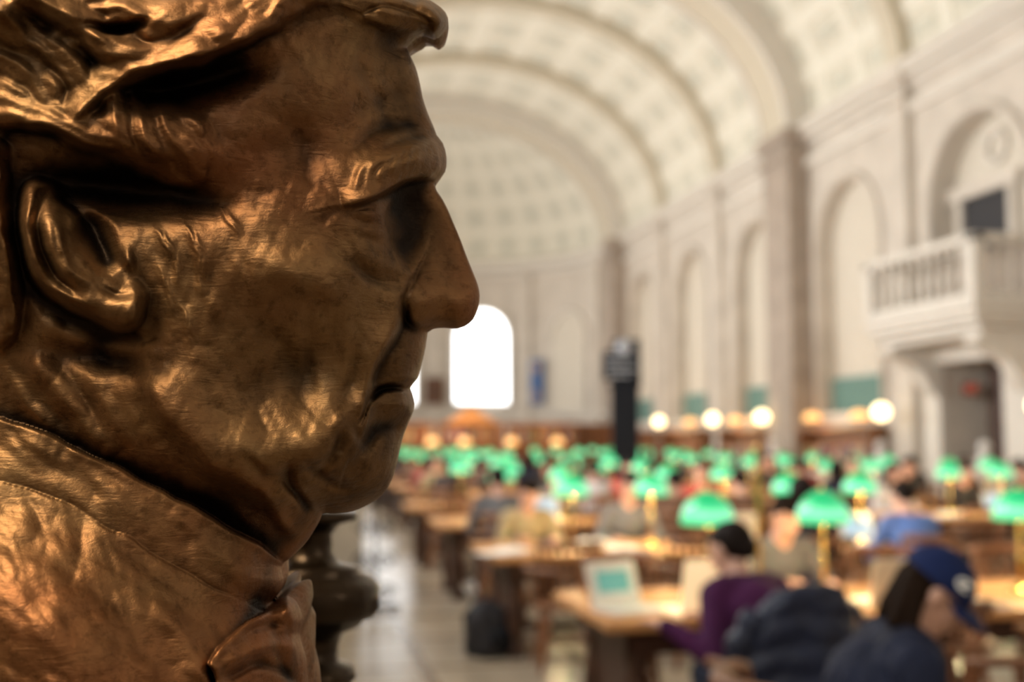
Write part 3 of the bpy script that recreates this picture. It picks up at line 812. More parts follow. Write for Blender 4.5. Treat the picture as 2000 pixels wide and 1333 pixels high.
def openbook(loc,rz,label="open white book lying on the table"):
    mb=MB(); vs=[];n=8
    for i in range(-n,n+1):
        x=i/n*.15; z=.022*math.exp(-((abs(i/n)-.35)/.4)**2)*(1 if i else .3)+.008
        vs+=[(x,-.11,0),(x,.11,0),(x,.11,z),(x,-.11,z)]
    fs=[]
    for i in range(2*n):
        o=4*i
        for k in range(4): fs.append((o+k,o+4+k,o+4+(k+1)%4,o+(k+1)%4))
    fs+=[(0,3,2,1),(8*n,8*n+1,8*n+2,8*n+3)]
    mb.add(vs,fs); return O("open_book",mb,m_white,loc=loc,rz=rz,smooth=False,label=label,category="book",group="open books on the tables")
for p in((-3.0,5.32,.75,.3),(-2.1,5.25,.75,.1),(-1.35,5.35,.75,.2),(-2.9,5.95,.75,3.2),(-1.9,5.98,.75,3.0),(-3.85,8.35,.75,.4),(-3.1,8.9,.75,3.0),(-2.2,8.35,.75,.2),(-1.4,8.9,.75,3.2),(-3.0,8.3,.75,.1),(-3.4,11.3,.75,.2),(-2.4,11.9,.75,3),(-1.6,11.35,.75,.2),(-.9,11.9,.75,3.1),(1.6,11.3,.75,.1),(3.0,11.35,.75,.1),(3.0,8.4,.75,.1),(2.0,8.35,.75,.3),(2.2,8.9,.75,3.1),(-2.9,14.2,.75,.1),(-1.6,14.2,.75,.1),(2.2,14.2,.75,.2)):
    openbook((p[0],p[1],p[2]),p[3])
O("loose_papers",MB().box(-.15,.15,-.11,.11,0,.004).box(-.13,.17,-.10,.12,.004,.007),m_white,loc=(-4.0,8.25,.751),rz=.3,label="loose white papers at the table end",category="paper")
O("table_standard",MB().lathe([(.06,0),(.06,.015),(.016,.04),(.012,.1),(.012,.62),(.03,.65),(.012,.68),(.012,.76),(.022,.78),(.004,.83)],seg=16),m_brass,loc=(-3.07,5.66,.75),smooth=True,label="slender brass standard fixed to the table",category="lamp post")
bp=E("backpack",(-4.02,8.36,0),R(15),label="slumped black backpack on the floor by the table",category="backpack")
mb=MB(); 
nz=18;na=28;vs=[]
for i in range(nz+1):
    t=i/nz; z=.40*t; s=(1.12-.30*t)*(math.sqrt(max(0,1-max(0,(t-.60)/.42)**2)))*(.85+.15*min(1,t*6)); 
    for k in range(na):
        a=2*math.pi*k/na; c_,s_=math.cos(a),math.sin(a); lump=1+.06*math.sin(3*a+4*t)+.04*math.sin(5*a-7*t)
        vs.append((.19*s*lump*math.copysign(abs(c_)**.8,c_)-.05*t,.15*s*lump*math.copysign(abs(s_)**.8,s_)+.03*t,z))
mb.add(vs,[(i*na+k,i*na+(k+1)%na,(i+1)*na+(k+1)%na,(i+1)*na+k) for i in range(nz) for k in range(na)]+[tuple(range(na))[::-1],tuple(nz*na+k for k in range(na))])
O("bag_body",mb,m_blk,parent=bp,smooth=True)
O("front_pocket",MB().ell((.02,-.13,.13),(.12,.06,.10)),m_black,parent=bp,smooth=True)
for s in(1,-1): O("strap",MB().tube([(s*.07-.05,.11,.34),(s*.11-.03,.19,.28),(s*.13,.20,.14),(s*.10,.14,.04)],.014,8),m_black,parent=bp,smooth=True)
O("top_handle",MB().tube([(-.09,.03,.38),(-.07,.03,.43),(-.02,.03,.43),(.0,.03,.38)],.008,8),m_black,parent=bp,smooth=True)

G=[("a",dict(lean=14,hp=24)),("b",dict(lean=26,hp=34,hy=10,wl=(-.2,.46,.79),wr=(.1,.46,.80))),("c",dict(lean=6,hp=8,hy=-15))]
tops=[(m_blk,"black"),(m_grey,"grey"),(m_red,"red"),(m_navy,"navy"),(m_wcl,"white"),(m_brown,"brown"),(m_khaki,"khaki"),(m_navy,"navy"),(m_blk,"black"),(m_brown,"brown"),(m_blk,"black"),(m_grey,"grey")]
def reader(x,y,rz,g,top,tn,hm,hs):
    k,kw=G[g]
    hl={'long':"long","short":"short","tail":"tied"}[hs]
    return person(k,(x,y,-.02),rz,top,random.choice((m_jean,m_blk,m_grey)),hm,hs,"person in %s top with %s hair reading at table"%(tn,hl),skin=random.choice((m_skin,m_skin,m_skin2)),**kw)
special={(0,0,1,1):(1,m_grey,"grey",m_hair2,'short'),(1,0,0,1):(1,m_khaki,"khaki",m_hair2,'short'),
         (1,0,2,-1):(0,m_blk,"black",m_hair,'long'),(1,0,3,-1):(1,m_lblue,"light blue",m_hair,'short'),(0,0,3,-1):(1,m_brown,"brown",m_hair,'short'),(1,1,0,-1):(1,m_lblue,"light blue",m_hair,'short')}
for (px,py,rz,ri,ci,k,s) in seats:
    key=(ri,ci,k,s)
    fx,fy=-math.sin(rz)*.04,math.cos(rz)*.04
    if key in special:
        g,t,tn,hm,hs=special[key]; reader(px+fx,py+fy,rz,g,t,tn,hm,hs)
    elif ri==0: continue
    elif ri==1 and ci==0: 
        if k==1 and s==1: reader(px+fx,py+fy,rz,0,m_grey,"grey",m_hair,'short')
    elif random.random()<.6:
        t,tn=random.choice(tops); reader(px+fx,py+fy,rz,random.choice((0,0,1,2)),t,tn,random.choice((m_hair,m_hair,m_hair2)),random.choice(('long','short','short','tail')))
kc=E("clock_kiosk",(1.68,23.9,0),R(-17),label="tall black information kiosk with round clock and white lettering",category="kiosk")
kc.scale=(1.17,1.17,1.17)
O("kiosk_cabinet",MB().box(-.26,.26,-.2,.2,0,2.35).box(-.3,.3,-.24,.24,0,.15).box(-.3,.3,-.24,.24,2.3,2.4),m_black,parent=kc,bevel=.01)
O("kiosk_sign",MB().box(-.42,.26,-.26,-.2,2.45,2.98).box(-.24,.3,-.2,.2,2.4,3.2),m_black,parent=kc,bevel=.01)
O("clock_face",MB().lathe([(.14,0),(.15,.02),(.14,.04)],0,-.22,3.05,24,Matrix.Rotation(R(90),3,'X')),m_clock,parent=kc,smooth=True)
O("clock_hands",MB().box(-.008,.008,-.27,-.262,3.03,3.15).box(-.008,.08,-.27,-.262,3.04,3.055),m_black,parent=kc)
for r_,(a,b) in enumerate(((-.36,.2),(-.34,.05),(-.36,.24),(-.3,.1))): 
    z=2.88-r_*.12; O("sign_line",MB().box(a,b,-.268,-.261,z-.012,z+.016),m_clock,parent=kc,label="row of small white lettering")
def banner(th,z0,z1,w,m,label,pic):
    T_=Matrix.Translation(Vector(cyl(R(th),AR-.22,0)))@Matrix.Rotation(-R(th),4,'Z')
    e=E("banner",label=label,category="banner"); e.matrix_world=T_
    O("banner_cloth",MB().box(-w/2,w/2,-.02,.02,z0,z1),m,parent=e)
    O("banner_print",MB().lathe([(.16,0),(.16,.01)],0,-.03,z1-.35,16,Matrix.Rotation(R(90),3,'X')).box(-w*.3,w*.3,-.035,-.03,z0+.2,z0+.3).box(-w*.3,w*.2,-.035,-.03,z0+.4,z0+.5),pic,parent=e)
banner(45.5,2.95,4.75,.62,m_banner,"blue hanging banner with an orange figure and pale lines",m_orange)
banner(2.2,2.95,4.1,.8,m_brown,"dark brown framed poster hanging on the apse wall",m_doorred)
def marble(x,y,rz):
    e=E("marble_bust",(x,y,0),rz,label="white marble portrait bust on a tall stone pedestal",category="sculpture",group="marble busts along the wall")
    O("pedestal",MB().box(-.22,.22,-.22,.22,0,.12).box(-.17,.17,-.17,.17,.12,1.0).box(-.2,.2,-.2,.2,1.0,1.1),m_trim,parent=e,bevel=.01)
    c=Vector((0,0,1.43)); I=Matrix.Identity(3)
    Q=[('e',c+Vector((0,-.01,.03)),(.078,.098,.1),I,'skin'),('e',c+Vector((0,.02,-.03)),(.062,.075,.085),I,'skin'),('c',c+Vector((0,.09,.0)),.01,c+Vector((0,.115,-.03)),.014,'skin'),('e',c+Vector((0,.06,-.095)),(.03,.026,.022),I,'skin'),
       ('c',c+Vector((0,0,-.05)),.058,c+Vector((0,-.01,-.17)),.062,'skin'),('e',c+Vector((0,0,-.21)),(.2,.12,.09),I,'skin'),('c',c+Vector((0,0,-.2)),.09,c+Vector((0,0,-.3)),.05,'skin')]
    me=prims_mesh(Q,"bust_figure",.011); me.polygons.foreach_set("material_index",[0]*len(me.polygons)); O("bust_figure",me,m_marble,parent=e)
for x,y in((5.55,19.9),(5.55,16.6),(5.6,24.9)): marble(x,y,R(90))
pd=E("marble_pedestal",(-4.95,12.6,0),label="white marble pedestal with moulded cap",category="pedestal")
O("pedestal_shaft",MB().box(-.22,.22,-.22,.22,.15,1.05),m_marble,parent=pd,bevel=.02); O("pedestal_base",MB().box(-.3,.3,-.3,.3,0,.15),m_marble,parent=pd,bevel=.02); O("pedestal_cap",MB().box(-.28,.28,-.28,.28,1.05,1.18),m_marble,parent=pd,bevel=.02)
ist=E("iron_stand",(-4.72,10.7,0),label="dark wrought-iron scrollwork stand on the floor",category="stand")
def spiral(cx,cz,r0,turns,sg,s0=0):
    return [(cx+sg*(r0*(1-k/30*.8))*math.cos(s0+turns*2*math.pi*k/30),0,cz+(r0*(1-k/30*.8))*math.sin(s0+turns*2*math.pi*k/30)) for k in range(31)]
for z in(.15,.45,.75,1.0):
    for sg in(1,-1): O("scroll",MB().tube(spiral(sg*.1,z,.09,1.4,sg),.014,6),m_iron,parent=ist,smooth=True)
O("stand_post",MB().caps((0,0,0),.02,(0,0,1.2),.015).caps((-.22,0,.03),.02,(.22,0,.03),.02).caps((0,-.22,.03),.02,(0,.22,.03),.02),m_iron,parent=ist,smooth=True)

for t in(tT,tTs,tC,tCs,tL,tLs): kill(t)

# ------------------------------------------------------------------ camera
CAM=Vector((-5.5,0,1.6)); FPX=2200.; PITCH=math.atan(189/FPX); YAW=R(11)
cd=bpy.data.cameras.new("camera"); cam=bpy.data.objects.new("camera",cd); link(cam)
cam.location=CAM; cam.rotation_euler=(math.pi/2+PITCH,0,-YAW); cd.sensor_width=36; cd.lens=FPX*36/2000
cd.clip_start=.02; cd.clip_end=200
cd.dof.use_dof=True; cd.dof.focus_distance=.545; cd.dof.aperture_fstop=5.2; 
scene.camera=cam
RC=Euler((math.pi/2+PITCH,0,-YAW)).to_matrix()

fin=E("bronze_post",(-5.485,1.01,0),label="dark turned bronze post with bulbous finial beside the bust",category="post")
zz=lambda y:1.6-(y-855)/2200
pts=[(.0,zz(995)),(.043,zz(998)),(.042,zz(1012)),(.028,zz(1020)),(.020,zz(1040)),(.022,zz(1075)),(.028,zz(1095)),(.046,zz(1105)),(.044,zz(1112)),(.058,zz(1125)),(.063,zz(1140)),(.063,zz(1180)),(.058,zz(1195)),(.050,zz(1200)),(.046,zz(1212)),(.031,zz(1225)),(.027,zz(1250)),(.028,zz(1280)),(.041,zz(1290)),(.043,zz(1310)),(.038,zz(1320)),(.043,zz(1345)),(.06,zz(1380)),(.06,1.3),(.04,1.28)]
O("finial",MB().lathe(pts[::-1],seg=40),m_bronze_dark,parent=fin,smooth=True)
O("post_shaft",MB().lathe([(.12,0),(.12,.08),(.07,.12),(.045,.2),(.04,1.2),(.05,1.28)],seg=32),m_bronze_dark,parent=fin,smooth=True)

# ------------------------------------------------------------------ bronze bust
def catmull(P,closed=False,step=8.):
    P=[np.array(p,float) for p in P]; n=len(P); out=[]
    rng=range(n if closed else n-1)
    for i in rng:
        p1=P[i];p2=P[(i+1)%n]
        p0=P[i-1] if (closed or i>0) else 2*p1-p2
        p3=P[(i+2)%n] if (closed or i+2<n) else 2*p2-p1
        L=np.linalg.norm(p2-p1); k=max(1,int(L/step))
        for j in range(k):
            t=j/k; out.append(.5*((2*p1)+(-p0+p2)*t+(2*p0-5*p1+4*p2-p3)*t*t+(-p0+3*p1-3*p2+p3)*t**3))
    if not closed: out.append(P[-1])
    return np.array(out)
def polydist(x,y,P,closed):
    best=np.full(x.shape,1e18);bx=np.zeros(x.shape);by=np.zeros(x.shape);bt=np.zeros(x.shape);sg=np.ones(x.shape)
    n=len(P); m=n if closed else n-1
    for i in range(m):
        a=P[i];b=P[(i+1)%n];ab=b-a;l2=ab@ab+1e-9
        t=np.clip(((x-a[0])*ab[0]+(y-a[1])*ab[1])/l2,0,1)
        px=a[0]+t*ab[0];py=a[1]+t*ab[1];d=(x-px)**2+(y-py)**2
        k=d<best; best[k]=d[k];bx[k]=px[k];by[k]=py[k];bt[k]=((i+t)/m)[k]
        cr=ab[0]*(y-a[1])-ab[1]*(x-a[0]); sg[k]=np.sign(cr)[k]
    return np.sqrt(best),bx,by,bt,sg
def inside(x,y,P):
    c=np.zeros(x.shape,bool); n=len(P)
    for i in range(n):
        x1,y1=P[i];x2,y2=P[(i+1)%n]
        if y1==y2: continue
        k=((y1>y)!=(y2>y))&(x<(x2-x1)*(y-y1)/(y2-y1)+x1); c^=k
    return c
def sstep(a,b,x): t=np.clip((x-a)/(b-a),0,1); return t*t*(3-2*t)

S=3.0
U=np.arange(-548,968,S);V=np.arange(-220,1572,S)
uu,vv=np.meshgrid(U,V)
front=[(800,-12),(830,-4),(852,8),(870,24),(876,46),(864,68),(848,78),(826,71),(806,82),(795,93),(801,108),(812,132),(820,162),(826,192),(836,222),(847,248),(853,264),(865,280),(872,306),(870,333),(857,348),(849,358),(852,371),(862,386),(873,406),(884,432),(898,465),(911,500),(923,530),(933,556),(937,578),(934,602),(924,625),(908,638),(893,643),(868,641),(846,643),(835,650),(832,668),(828,690),(821,716),(812,742),(799,760),(803,774),(807,790),(806,806),(797,826),(791,842),(784,862),(778,888),(772,915),(762,944),(746,968),(720,986),(690,999),(655,1003),(628,1004),(620,1024),(598,1060),(566,1092),(549,1105),(554,1130),(550,1152),(530,1178),(560,1164),(580,1176),(592,1210),(586,1240),(598,1285),(602,1333),(612,1450),(600,1556)]
back=[(-500,1556),(-530,1300),(-490,1100),(-380,990),(-250,900),(-190,820),(-190,700),(-250,570),(-300,440),(-312,290),(-270,130),(-170,-20),(-20,-120),(180,-172),(380,-185),(560,-155),(700,-95)]
sil=catmull(front+back,True,9.)
D_,BX,BY,_,_=polydist(uu,vv,sil,True); INS=inside(uu,vv,sil)
d=np.where(INS,D_,0.)
ku=np.fft.fftfreq(len(U),S)*2*np.pi; kv=np.fft.fftfreq(len(V),S)*2*np.pi
KU,KV=np.meshgrid(ku,kv)
def blur(a,su,sv=None,ang=0.):
    sv=sv or su; c,s=math.cos(ang),math.sin(ang); a1=KU*c+KV*s; a2=-KU*s+KV*c
    return np.real(np.fft.ifft2(np.fft.fft2(a)*np.exp(-.5*((a1*su)**2+(a2*sv)**2))))
def noise(su,sv=None,ang=0.):
    n=blur(np.random.randn(*uu.shape),su,sv,ang); return n/n.std()
R0=360.
def bfun(dd): q=np.minimum(dd,R0); return np.sqrt(np.maximum(q*(2*R0-q),0))
A=[(780,180,72),(720,180,146),(640,180,212),(540,200,262),(440,220,292),(300,230,312),(150,230,325),(720,60,140),(600,60,225),(450,50,285),(250,50,315),(50,50,320),
(850,310,42),(800,300,108),(740,310,166),(680,350,212),(838,372,22),(815,388,30),(785,410,40),(830,450,28),(800,470,44),(742,400,162),(742,450,172),(700,420,204),(600,350,246),(500,350,276),
(862,430,18),(880,500,26),(850,500,42),(815,520,72),(915,580,38),(880,590,56),(825,600,84),(790,600,108),
(782,500,82),(745,500,168),(690,490,218),(620,480,258),(540,480,284),(450,450,300),(350,450,306),(770,560,132),(720,560,182),(650,560,230),(560,580,266),(450,600,290),(350,600,300),
(810,690,66),(780,690,104),(750,690,134),(700,700,174),(600,700,226),(450,720,270),(330,720,286),(790,765,66),(760,765,98),(735,765,120),(700,770,156),(600,800,216),(450,820,260),(330,800,282),
(790,800,64),(750,880,92),(710,920,124),(670,900,160),(610,900,204),(520,900,242),(400,900,254),(700,975,70),(640,965,118),(560,990,132),(450,1000,155),
(575,1050,58),(500,1050,105),(400,1010,155),(300,950,200),(150,850,228),(50,800,235),(0,700,245),(170,500,300),(170,700,262),(20,500,310),(-150,400,290),(-250,300,180),(-100,100,290),(-100,-60,230),(300,-80,260),(600,-60,200),(-100,750,170),(0,1100,260),(300,1300,280),(550,1300,90),(-400,1200,250)]
A=np.array(A,float)
ai=((A[:,1]-V[0])/S).round().astype(int); aj=((A[:,0]-U[0])/S).round().astype(int)
mval=A[:,2]/np.maximum(bfun(d[ai,aj]),8)
rr=np.hypot(A[:,None,0]-A[None,:,0],A[:,None,1]-A[None,:,1])
n=len(A); Mx=np.zeros((n+1,n+1)); Mx[:n,:n]=rr; Mx[:n,n]=1; Mx[n,:n]=1
w=np.linalg.solve(Mx,np.append(mval,0))
m=np.full(uu.shape,w[n])
for i in range(n): m+=w[i]*np.hypot(uu-A[i,0],vv-A[i,1])
m=np.clip(blur(m,8),.12,1.4)
h=bfun(d)*m
h2=blur(h*h,9); k=sstep(6,34,d); h=np.sqrt(np.maximum(h*h*(1-k)+h2*k,0))
fade=np.clip(d/16,0,1)
GAIN=1.
WX=uu+3.0*noise(20)*np.clip(d/60,0,1); WY=vv+3.0*noise(20)*np.clip(d/60,0,1)
def region(P,mg):
    mg=mg+22
    P=np.array(P); x0,y0=P.min(0)-mg; x1,y1=P.max(0)+mg
    j0=max(0,int((x0-U[0])/S)); j1=min(len(U),int((x1-U[0])/S)+2); i0=max(0,int((y0-V[0])/S)); i1=min(len(V),int((y1-V[0])/S)+2)
    return slice(i0,i1),slice(j0,j1)
def ridge(P,wl,ht,wr=None,tap=.5,strand=0.,sf=11.):
    """wl = width below the line when it runs left-to-right (left side when it runs down), wr the other side"""
    global h
    wr=wr or wl; C=catmull(P,False,8.); sl=region(C,3*max(wl,wr)); x=WX[sl];y=WY[sl]
    dd,_,_,t,sg=polydist(x,y,C,False)
    ww=np.where(sg>0,wl,wr); e=np.exp(-(dd/ww)**2)*np.maximum(np.sin(np.pi*np.clip(t*.96+.02,0,1)),0)**tap
    add=ht*e
    if strand: add+=strand*e*np.sin(sg*dd*2*np.pi/sf+2.5*np.sin(t*9))
    h[sl]+=add*fade[sl]*GAIN
def raisep(P,ht,soft,wt=None):
    global h
    C=catmull(P,True,8.); sl=region(C,soft*2+8); x=WX[sl];y=WY[sl]
    dd,_,_,_,_=polydist(x,y,C,True); s=np.where(inside(x,y,C),dd,-dd)
    a=ht*sstep(-soft,soft,s)*fade[sl]
    if wt is not None: a=a*wt[sl]
    h[sl]+=a
def blob(cx,cy,rx,ry,ht,ang=0.):
    global h
    a=R(ang);c,s=math.cos(a),math.sin(a);x=(uu-cx)*c+(vv-cy)*s;y=-(uu-cx)*s+(vv-cy)*c
    h+=ht*np.exp(-((x/rx)**2+(y/ry)**2))*fade*GAIN
# brow: heavy craggy mass, sharp overhanging lower edge, jutting over the socket
ridge([(668,398),(700,386),(736,372),(768,358),(800,346),(836,342),(888,352)],9,68,50,tap=.9)
blob(798,306,58,26,20,-10); blob(740,322,44,26,10,-30); ridge([(690,296),(745,252),(815,240)],15,-17,18); ridge([(724,340),(766,312),(830,304)],8,-9); ridge([(735,300),(775,276),(835,270)],7,-6)
for q in range(6): ridge([(686+q*25,366-q*10),(706+q*24,330-q*8),(742+q*22,300-q*4)],7,7)
# orbital rim falling into the socket, soft creases behind it
ridge([(766,372),(757,398),(755,432),(762,470),(778,505),(800,535)],36,16,7,tap=.4)
ridge([(696,410),(722,414),(750,412)],9,6); ridge([(684,424),(714,430),(746,430)],7,-5); ridge([(700,452),(726,460),(750,468)],8,-5)
ridge([(668,412),(646,424),(626,446)],10,-4); ridge([(690,504),(740,540),(790,552)],14,-13,26); ridge([(640,474),(690,514),(745,552)],12,-8,30)
blob(708,512,50,24,10,25)
# nose
blob(826,598,30,34,20); ridge([(816,530),(799,560),(789,598),(797,630),(822,646)],8,-20); blob(868,642,26,9,-28); blob(905,585,32,30,8)
# nasolabial & cheek
ridge([(806,545),(786,600),(772,650),(744,695),(728,735),(722,790),(706,850),(690,890)],66,46,9,tap=.6)
ridge([(800,560),(781,645),(748,700),(729,745),(722,790),(710,840)],8,-18)
ridge([(704,610),(692,700),(674,770),(650,830)],16,-20,34,tap=.8)
ridge([(640,545),(690,620),(700,700)],34,12); blob(600,540,100,46,28,18); blob(560,735,110,66,-38,-25); blob(470,640,80,60,-14)
ridge([(520,640),(560,700),(600,780)],22,-12); ridge([(610,600),(600,680),(610,760)],16,-8)
# mouth: thin, tight, turned down
GAIN=1.5
ridge([(832,766),(802,762),(770,758),(740,768),(718,796),(704,826)],6,-16); blob(792,742,28,12,7); blob(782,792,30,13,9); ridge([(800,838),(765,834),(735,850),(715,880)],14,-12); blob(735,915,48,46,12); ridge([(704,806),(696,836),(708,868)],10,-9); blob(672,826,26,34,8)
# jaw, jowl, double chin
GAIN=1.
ridge([(285,690),(330,800),(410,895),(505,952),(575,975),(640,1000)],28,50,90,tap=.8)
ridge([(560,915),(572,960),(612,1004)],10,-28); ridge([(520,965),(545,1005),(585,1050)],14,14); ridge([(600,905),(640,942),(690,955)],12,-16); blob(600,880,60,40,22,20)
blob(640,850,45,50,16); ridge([(690,800),(660,880),(620,920)],12,-16); ridge([(470,900),(520,930),(560,925)],14,-14)
# forehead
blob(570,300,70,60,-24); blob(640,150,110,70,14); ridge([(700,120),(740,190),(765,245)],14,-9); ridge([(800,180),(740,200),(680,240),(640,300)],22,-10); ridge([(560,230),(600,290),(610,360)],18,-9)
# recess under hair
blob(225,368,165,52,-100,6); blob(400,395,60,26,-20,5)
blob(395,160,118,36,-62,-14); blob(300,178,60,32,-40)
# hair mass: broad overlapping clumps
HX=uu+9*noise(34)+3.5*noise(14); HY=vv+9*noise(34)+3.5*noise(14)
hairP=[(-540,-230),(900,-230),(900,70),(845,84),(800,90),(775,58),(735,34),(680,16),(615,18),(560,44),(500,76),(440,96),(370,116),(300,140),(262,170),(300,190),(345,205),(385,250),(410,300),(420,335),(385,346),(330,348),(230,306),(130,268),(40,250),(10,300),(20,380),(10,470),(20,560),(40,640),(-20,690),(-120,720),(-540,720)]
hairC=catmull(hairP,True,10.); dh,_,_,_,_=polydist(HX,HY,hairC,True); hin=inside(HX,HY,hairC)
HF=np.zeros(uu.shape)
def clump(P,w,ht,asym=1.,strand=3.6,sf=30.,base=0.,end=1.):
    global HF
    C=catmull(P,False,8.); sl=region(C,w*max(1,asym)+24); x=HX[sl];y=HY[sl]
    dd,_,_,t,sg=polydist(x,y,C,False)
    tt=np.sin(np.pi*(.10+.86*t))**.5
    ww=w*tt*np.where(sg>0,asym,1.); e=np.clip(1-(dd/np.maximum(ww,1))**2,0,1)**.8
    v=((base+ht*(.55+.45*np.sin(np.pi*t)))*e+strand*e*np.sin(sg*dd*2*np.pi/sf+2.5*np.sin(t*5)))*(1-(1-end)*sstep(.6,1,t))
    HF[sl]=np.maximum(HF[sl],v)
for y0 in(-200,-135,-75,-15):
    j=random.uniform(-12,12)
    clump([(700,y0-30),(560,y0-44+j),(420,y0-20),(280,y0+20+j),(150,y0+66),(20,y0+130-j),(-110,y0+230)],78,36)
for x0 in(-310,-230,-150):
    clump([(x0+90,-60),(x0+20,60),(x0,190),(x0+10,330),(x0+40,470),(x0+30,600),(x0+60,720)],74,36)
clump([(-110,186),(-30,192),(40,212),(110,242),(190,278)],56,48,.7)
clump([(-90,100),(-10,110),(60,146),(112,200),(152,256)],50,48)
clump([(-80,20),(0,36),(70,78),(130,130),(166,176)],50,54)
clump([(-30,-20),(80,-4),(150,38),(215,84),(300,84),(380,60)],48,66)
clump([(150,0),(240,-8),(320,24),(400,16),(480,-24)],46,60)
clump([(240,118),(330,88),(430,52),(520,2),(600,-50)],50,56)
clump([(-160,254),(-60,226),(20,230),(90,246),(170,272),(250,308),(320,336),(370,346)],72,54,.42,3.5,26,0.,.35)
clump([(140,280),(150,225),(180,174),(234,142),(300,126),(380,106),(470,72),(560,30),(660,-10)],62,70,.42)
clump([(206,158),(206,208),(224,262),(262,306),(318,334)],38,48,1.,4,20,0.,.3)
clump([(246,172),(262,226),(298,278),(344,312),(394,336)],34,42,1.,4,19,0.,.2)
clump([(284,184),(318,232),(362,280),(404,318),(446,346)],30,32,1.,3.5,18,0.,.15)
clump([(318,192),(360,232),(404,280),(440,320),(474,362)],26,20,1.,3,16,0.,.1)
clump([(-60,300),(0,330),(16,390),(2,460),(18,530),(30,590),(20,650)],46,50)
clump([(-110,330),(-60,400),(-50,490),(-10,570),(0,640),(-40,700)],50,48)
clump([(640,4),(720,-16),(790,-10),(846,12),(876,44),(862,76)],50,38,.8,2.5,22)
clump([(560,50),(640,20),(720,14),(790,34),(848,70)],24,22,1.,2.5,18)
HF=blur(HF,4.6)
hs_=np.where(hin,dh,-dh)
h+=(6*sstep(-14,12,hs_)+HF*sstep(-30,8,hs_))*fade
ridge([(165,46),(200,58),(250,54),(285,44)],10,-36); ridge([(700,24),(760,12),(815,26),(850,52)],6,-12)
for (a,b) in (((330,470),(350,560)),((360,440),(400,520)),((310,520),(330,620)),((420,400),(470,470)),((300,450),(330,500)),((380,480),(400,580)),((350,600),(370,680))):
    ridge([a,((a[0]+b[0])/2+8,(a[1]+b[1])/2),b],9,6,strand=1.5)
# ear
def er(P): return [(36+(x-36)*.94,348+(y-348)*.93) for x,y in P]
L0=np.array([116.,348.]); L1=np.array([276.,532.]); ld=(L1-L0)/np.linalg.norm(L1-L0)
sd_=((uu-L0[0])*(-ld[1])+(vv-L0[1])*ld[0])
wt=np.maximum(sstep(-10,100,sd_),sstep(520,600,vv))
raisep(er([(38,404),(48,366),(76,350),(108,354),(150,380),(190,416),(236,458),(264,500),(280,552),(299,598),(298,634),(278,658),(246,664),(202,652),(144,626),(92,586),(58,536),(42,470)]),56,12,wt)
raisep(er([(112,400),(134,386),(168,414),(205,450),(232,488),(240,520),(224,540),(200,534),(180,514),(164,490),(150,456),(126,430)]),-26,18)
ridge(er([(98,366),(66,376),(50,430),(58,496),(90,556),(136,598),(184,620)]),8,14,10,tap=.35,strand=1.5,sf=14)
ridge(er([(92,384),(74,430),(82,494),(112,548),(152,588)]),9,-15)
ridge(er([(112,392),(108,444),(122,500),(150,548),(190,580)]),20,22,14,tap=.6)
ridge(er([(112,400),(138,424),(156,460)]),10,14); ridge(er([(104,440),(116,490),(136,530)]),7,-8)
ridge(er([(160,430),(190,466),(212,504),(222,530)]),18,-28,18,tap=.7)
blob(252,510,13,26,24,-18); blob(240,606,44,30,16,10); blob(180,590,40,20,8,30); ridge(er([(215,585),(250,598),(285,590)]),8,-9)
ridge(er([(58,560),(118,632),(188,680),(258,692),(312,680),(322,620)]),20,-20,30,tap=.4)
blob(200,700,120,30,-36,8)
# neck folds
ridge([(60,690),(110,760),(175,830),(235,890)],24,20,36); ridge([(150,700),(200,775),(250,850),(290,920)],18,12,26); ridge([(0,720),(60,800),(120,850)],18,13); ridge([(230,740),(280,830),(340,910),(400,960)],20,7,26); ridge([(110,700),(160,770),(215,850)],12,-9)
ridge([(330,870),(390,940),(470,1000),(520,1050)],18,7)
def rbf(P):
    P=np.array(P,float); q=np.hypot(P[:,None,0]-P[None,:,0],P[:,None,1]-P[None,:,1]); k=len(P)
    Mm=np.zeros((k+1,k+1));Mm[:k,:k]=q;Mm[:k,k]=1;Mm[k,:k]=1; ww=np.linalg.solve(Mm,np.append(P[:,2],0)); o=np.full(uu.shape,ww[k])
    for i in range(k): o+=ww[i]*np.hypot(uu-P[i,0],vv-P[i,1])
    return blur(o,14)
def edge(Rr): q=np.minimum(d/Rr,1); return np.sqrt(np.maximum(1-(1-q)**2,0))
def layer(poly,hl,slope=7.,rim=0.,rw=10.):
    global h
    C=catmull(poly,True,9.); dd,_,_,_,_=polydist(WX,WY,C,True); s=np.where(inside(WX,WY,C),dd,-dd)
    hl=hl+rim*np.exp(-((s-rw)/rw)**2)
    hh=hl-slope*np.maximum(0,4-s)-np.maximum(0,-s)*40
    h=np.maximum(h,hh)
col_h=rbf([(-200,850,250),(0,850,280),(0,920,302),(200,915,270),(200,980,292),(300,965,256),(300,1040,278),(400,1020,224),(400,1090,248),(480,1070,174),(480,1130,200),(545,1120,95),(530,1170,120)])*edge(75)
layer([(-400,760),(-200,790),(0,822),(100,850),(200,896),(300,950),(400,1006),(480,1051),(556,1100),(600,1140),(560,1160),(515,1195),(450,1200),(300,1140),(100,1050),(-400,1000)],col_h,rim=2,rw=8)
ctp=[(-560,970),(-200,915),(-60,928),(0,942),(80,965),(160,1000),(250,1050),(340,1100),(430,1150),(500,1190),(520,1200),(500,1230),(440,1260),(410,1300),(425,1400),(430,1600),(-560,1600)]
coat_h=rbf([(-400,1200,260),(-200,1000,330),(-200,1300,430),(0,985,324),(0,1100,400),(0,1300,455),(150,1040,312),(150,1150,390),(150,1300,440),(300,1110,288),(300,1200,345),(300,1320,382),(420,1180,240),(430,1300,300),(500,1205,185),(480,1450,300),(100,1500,470)])*edge(110)
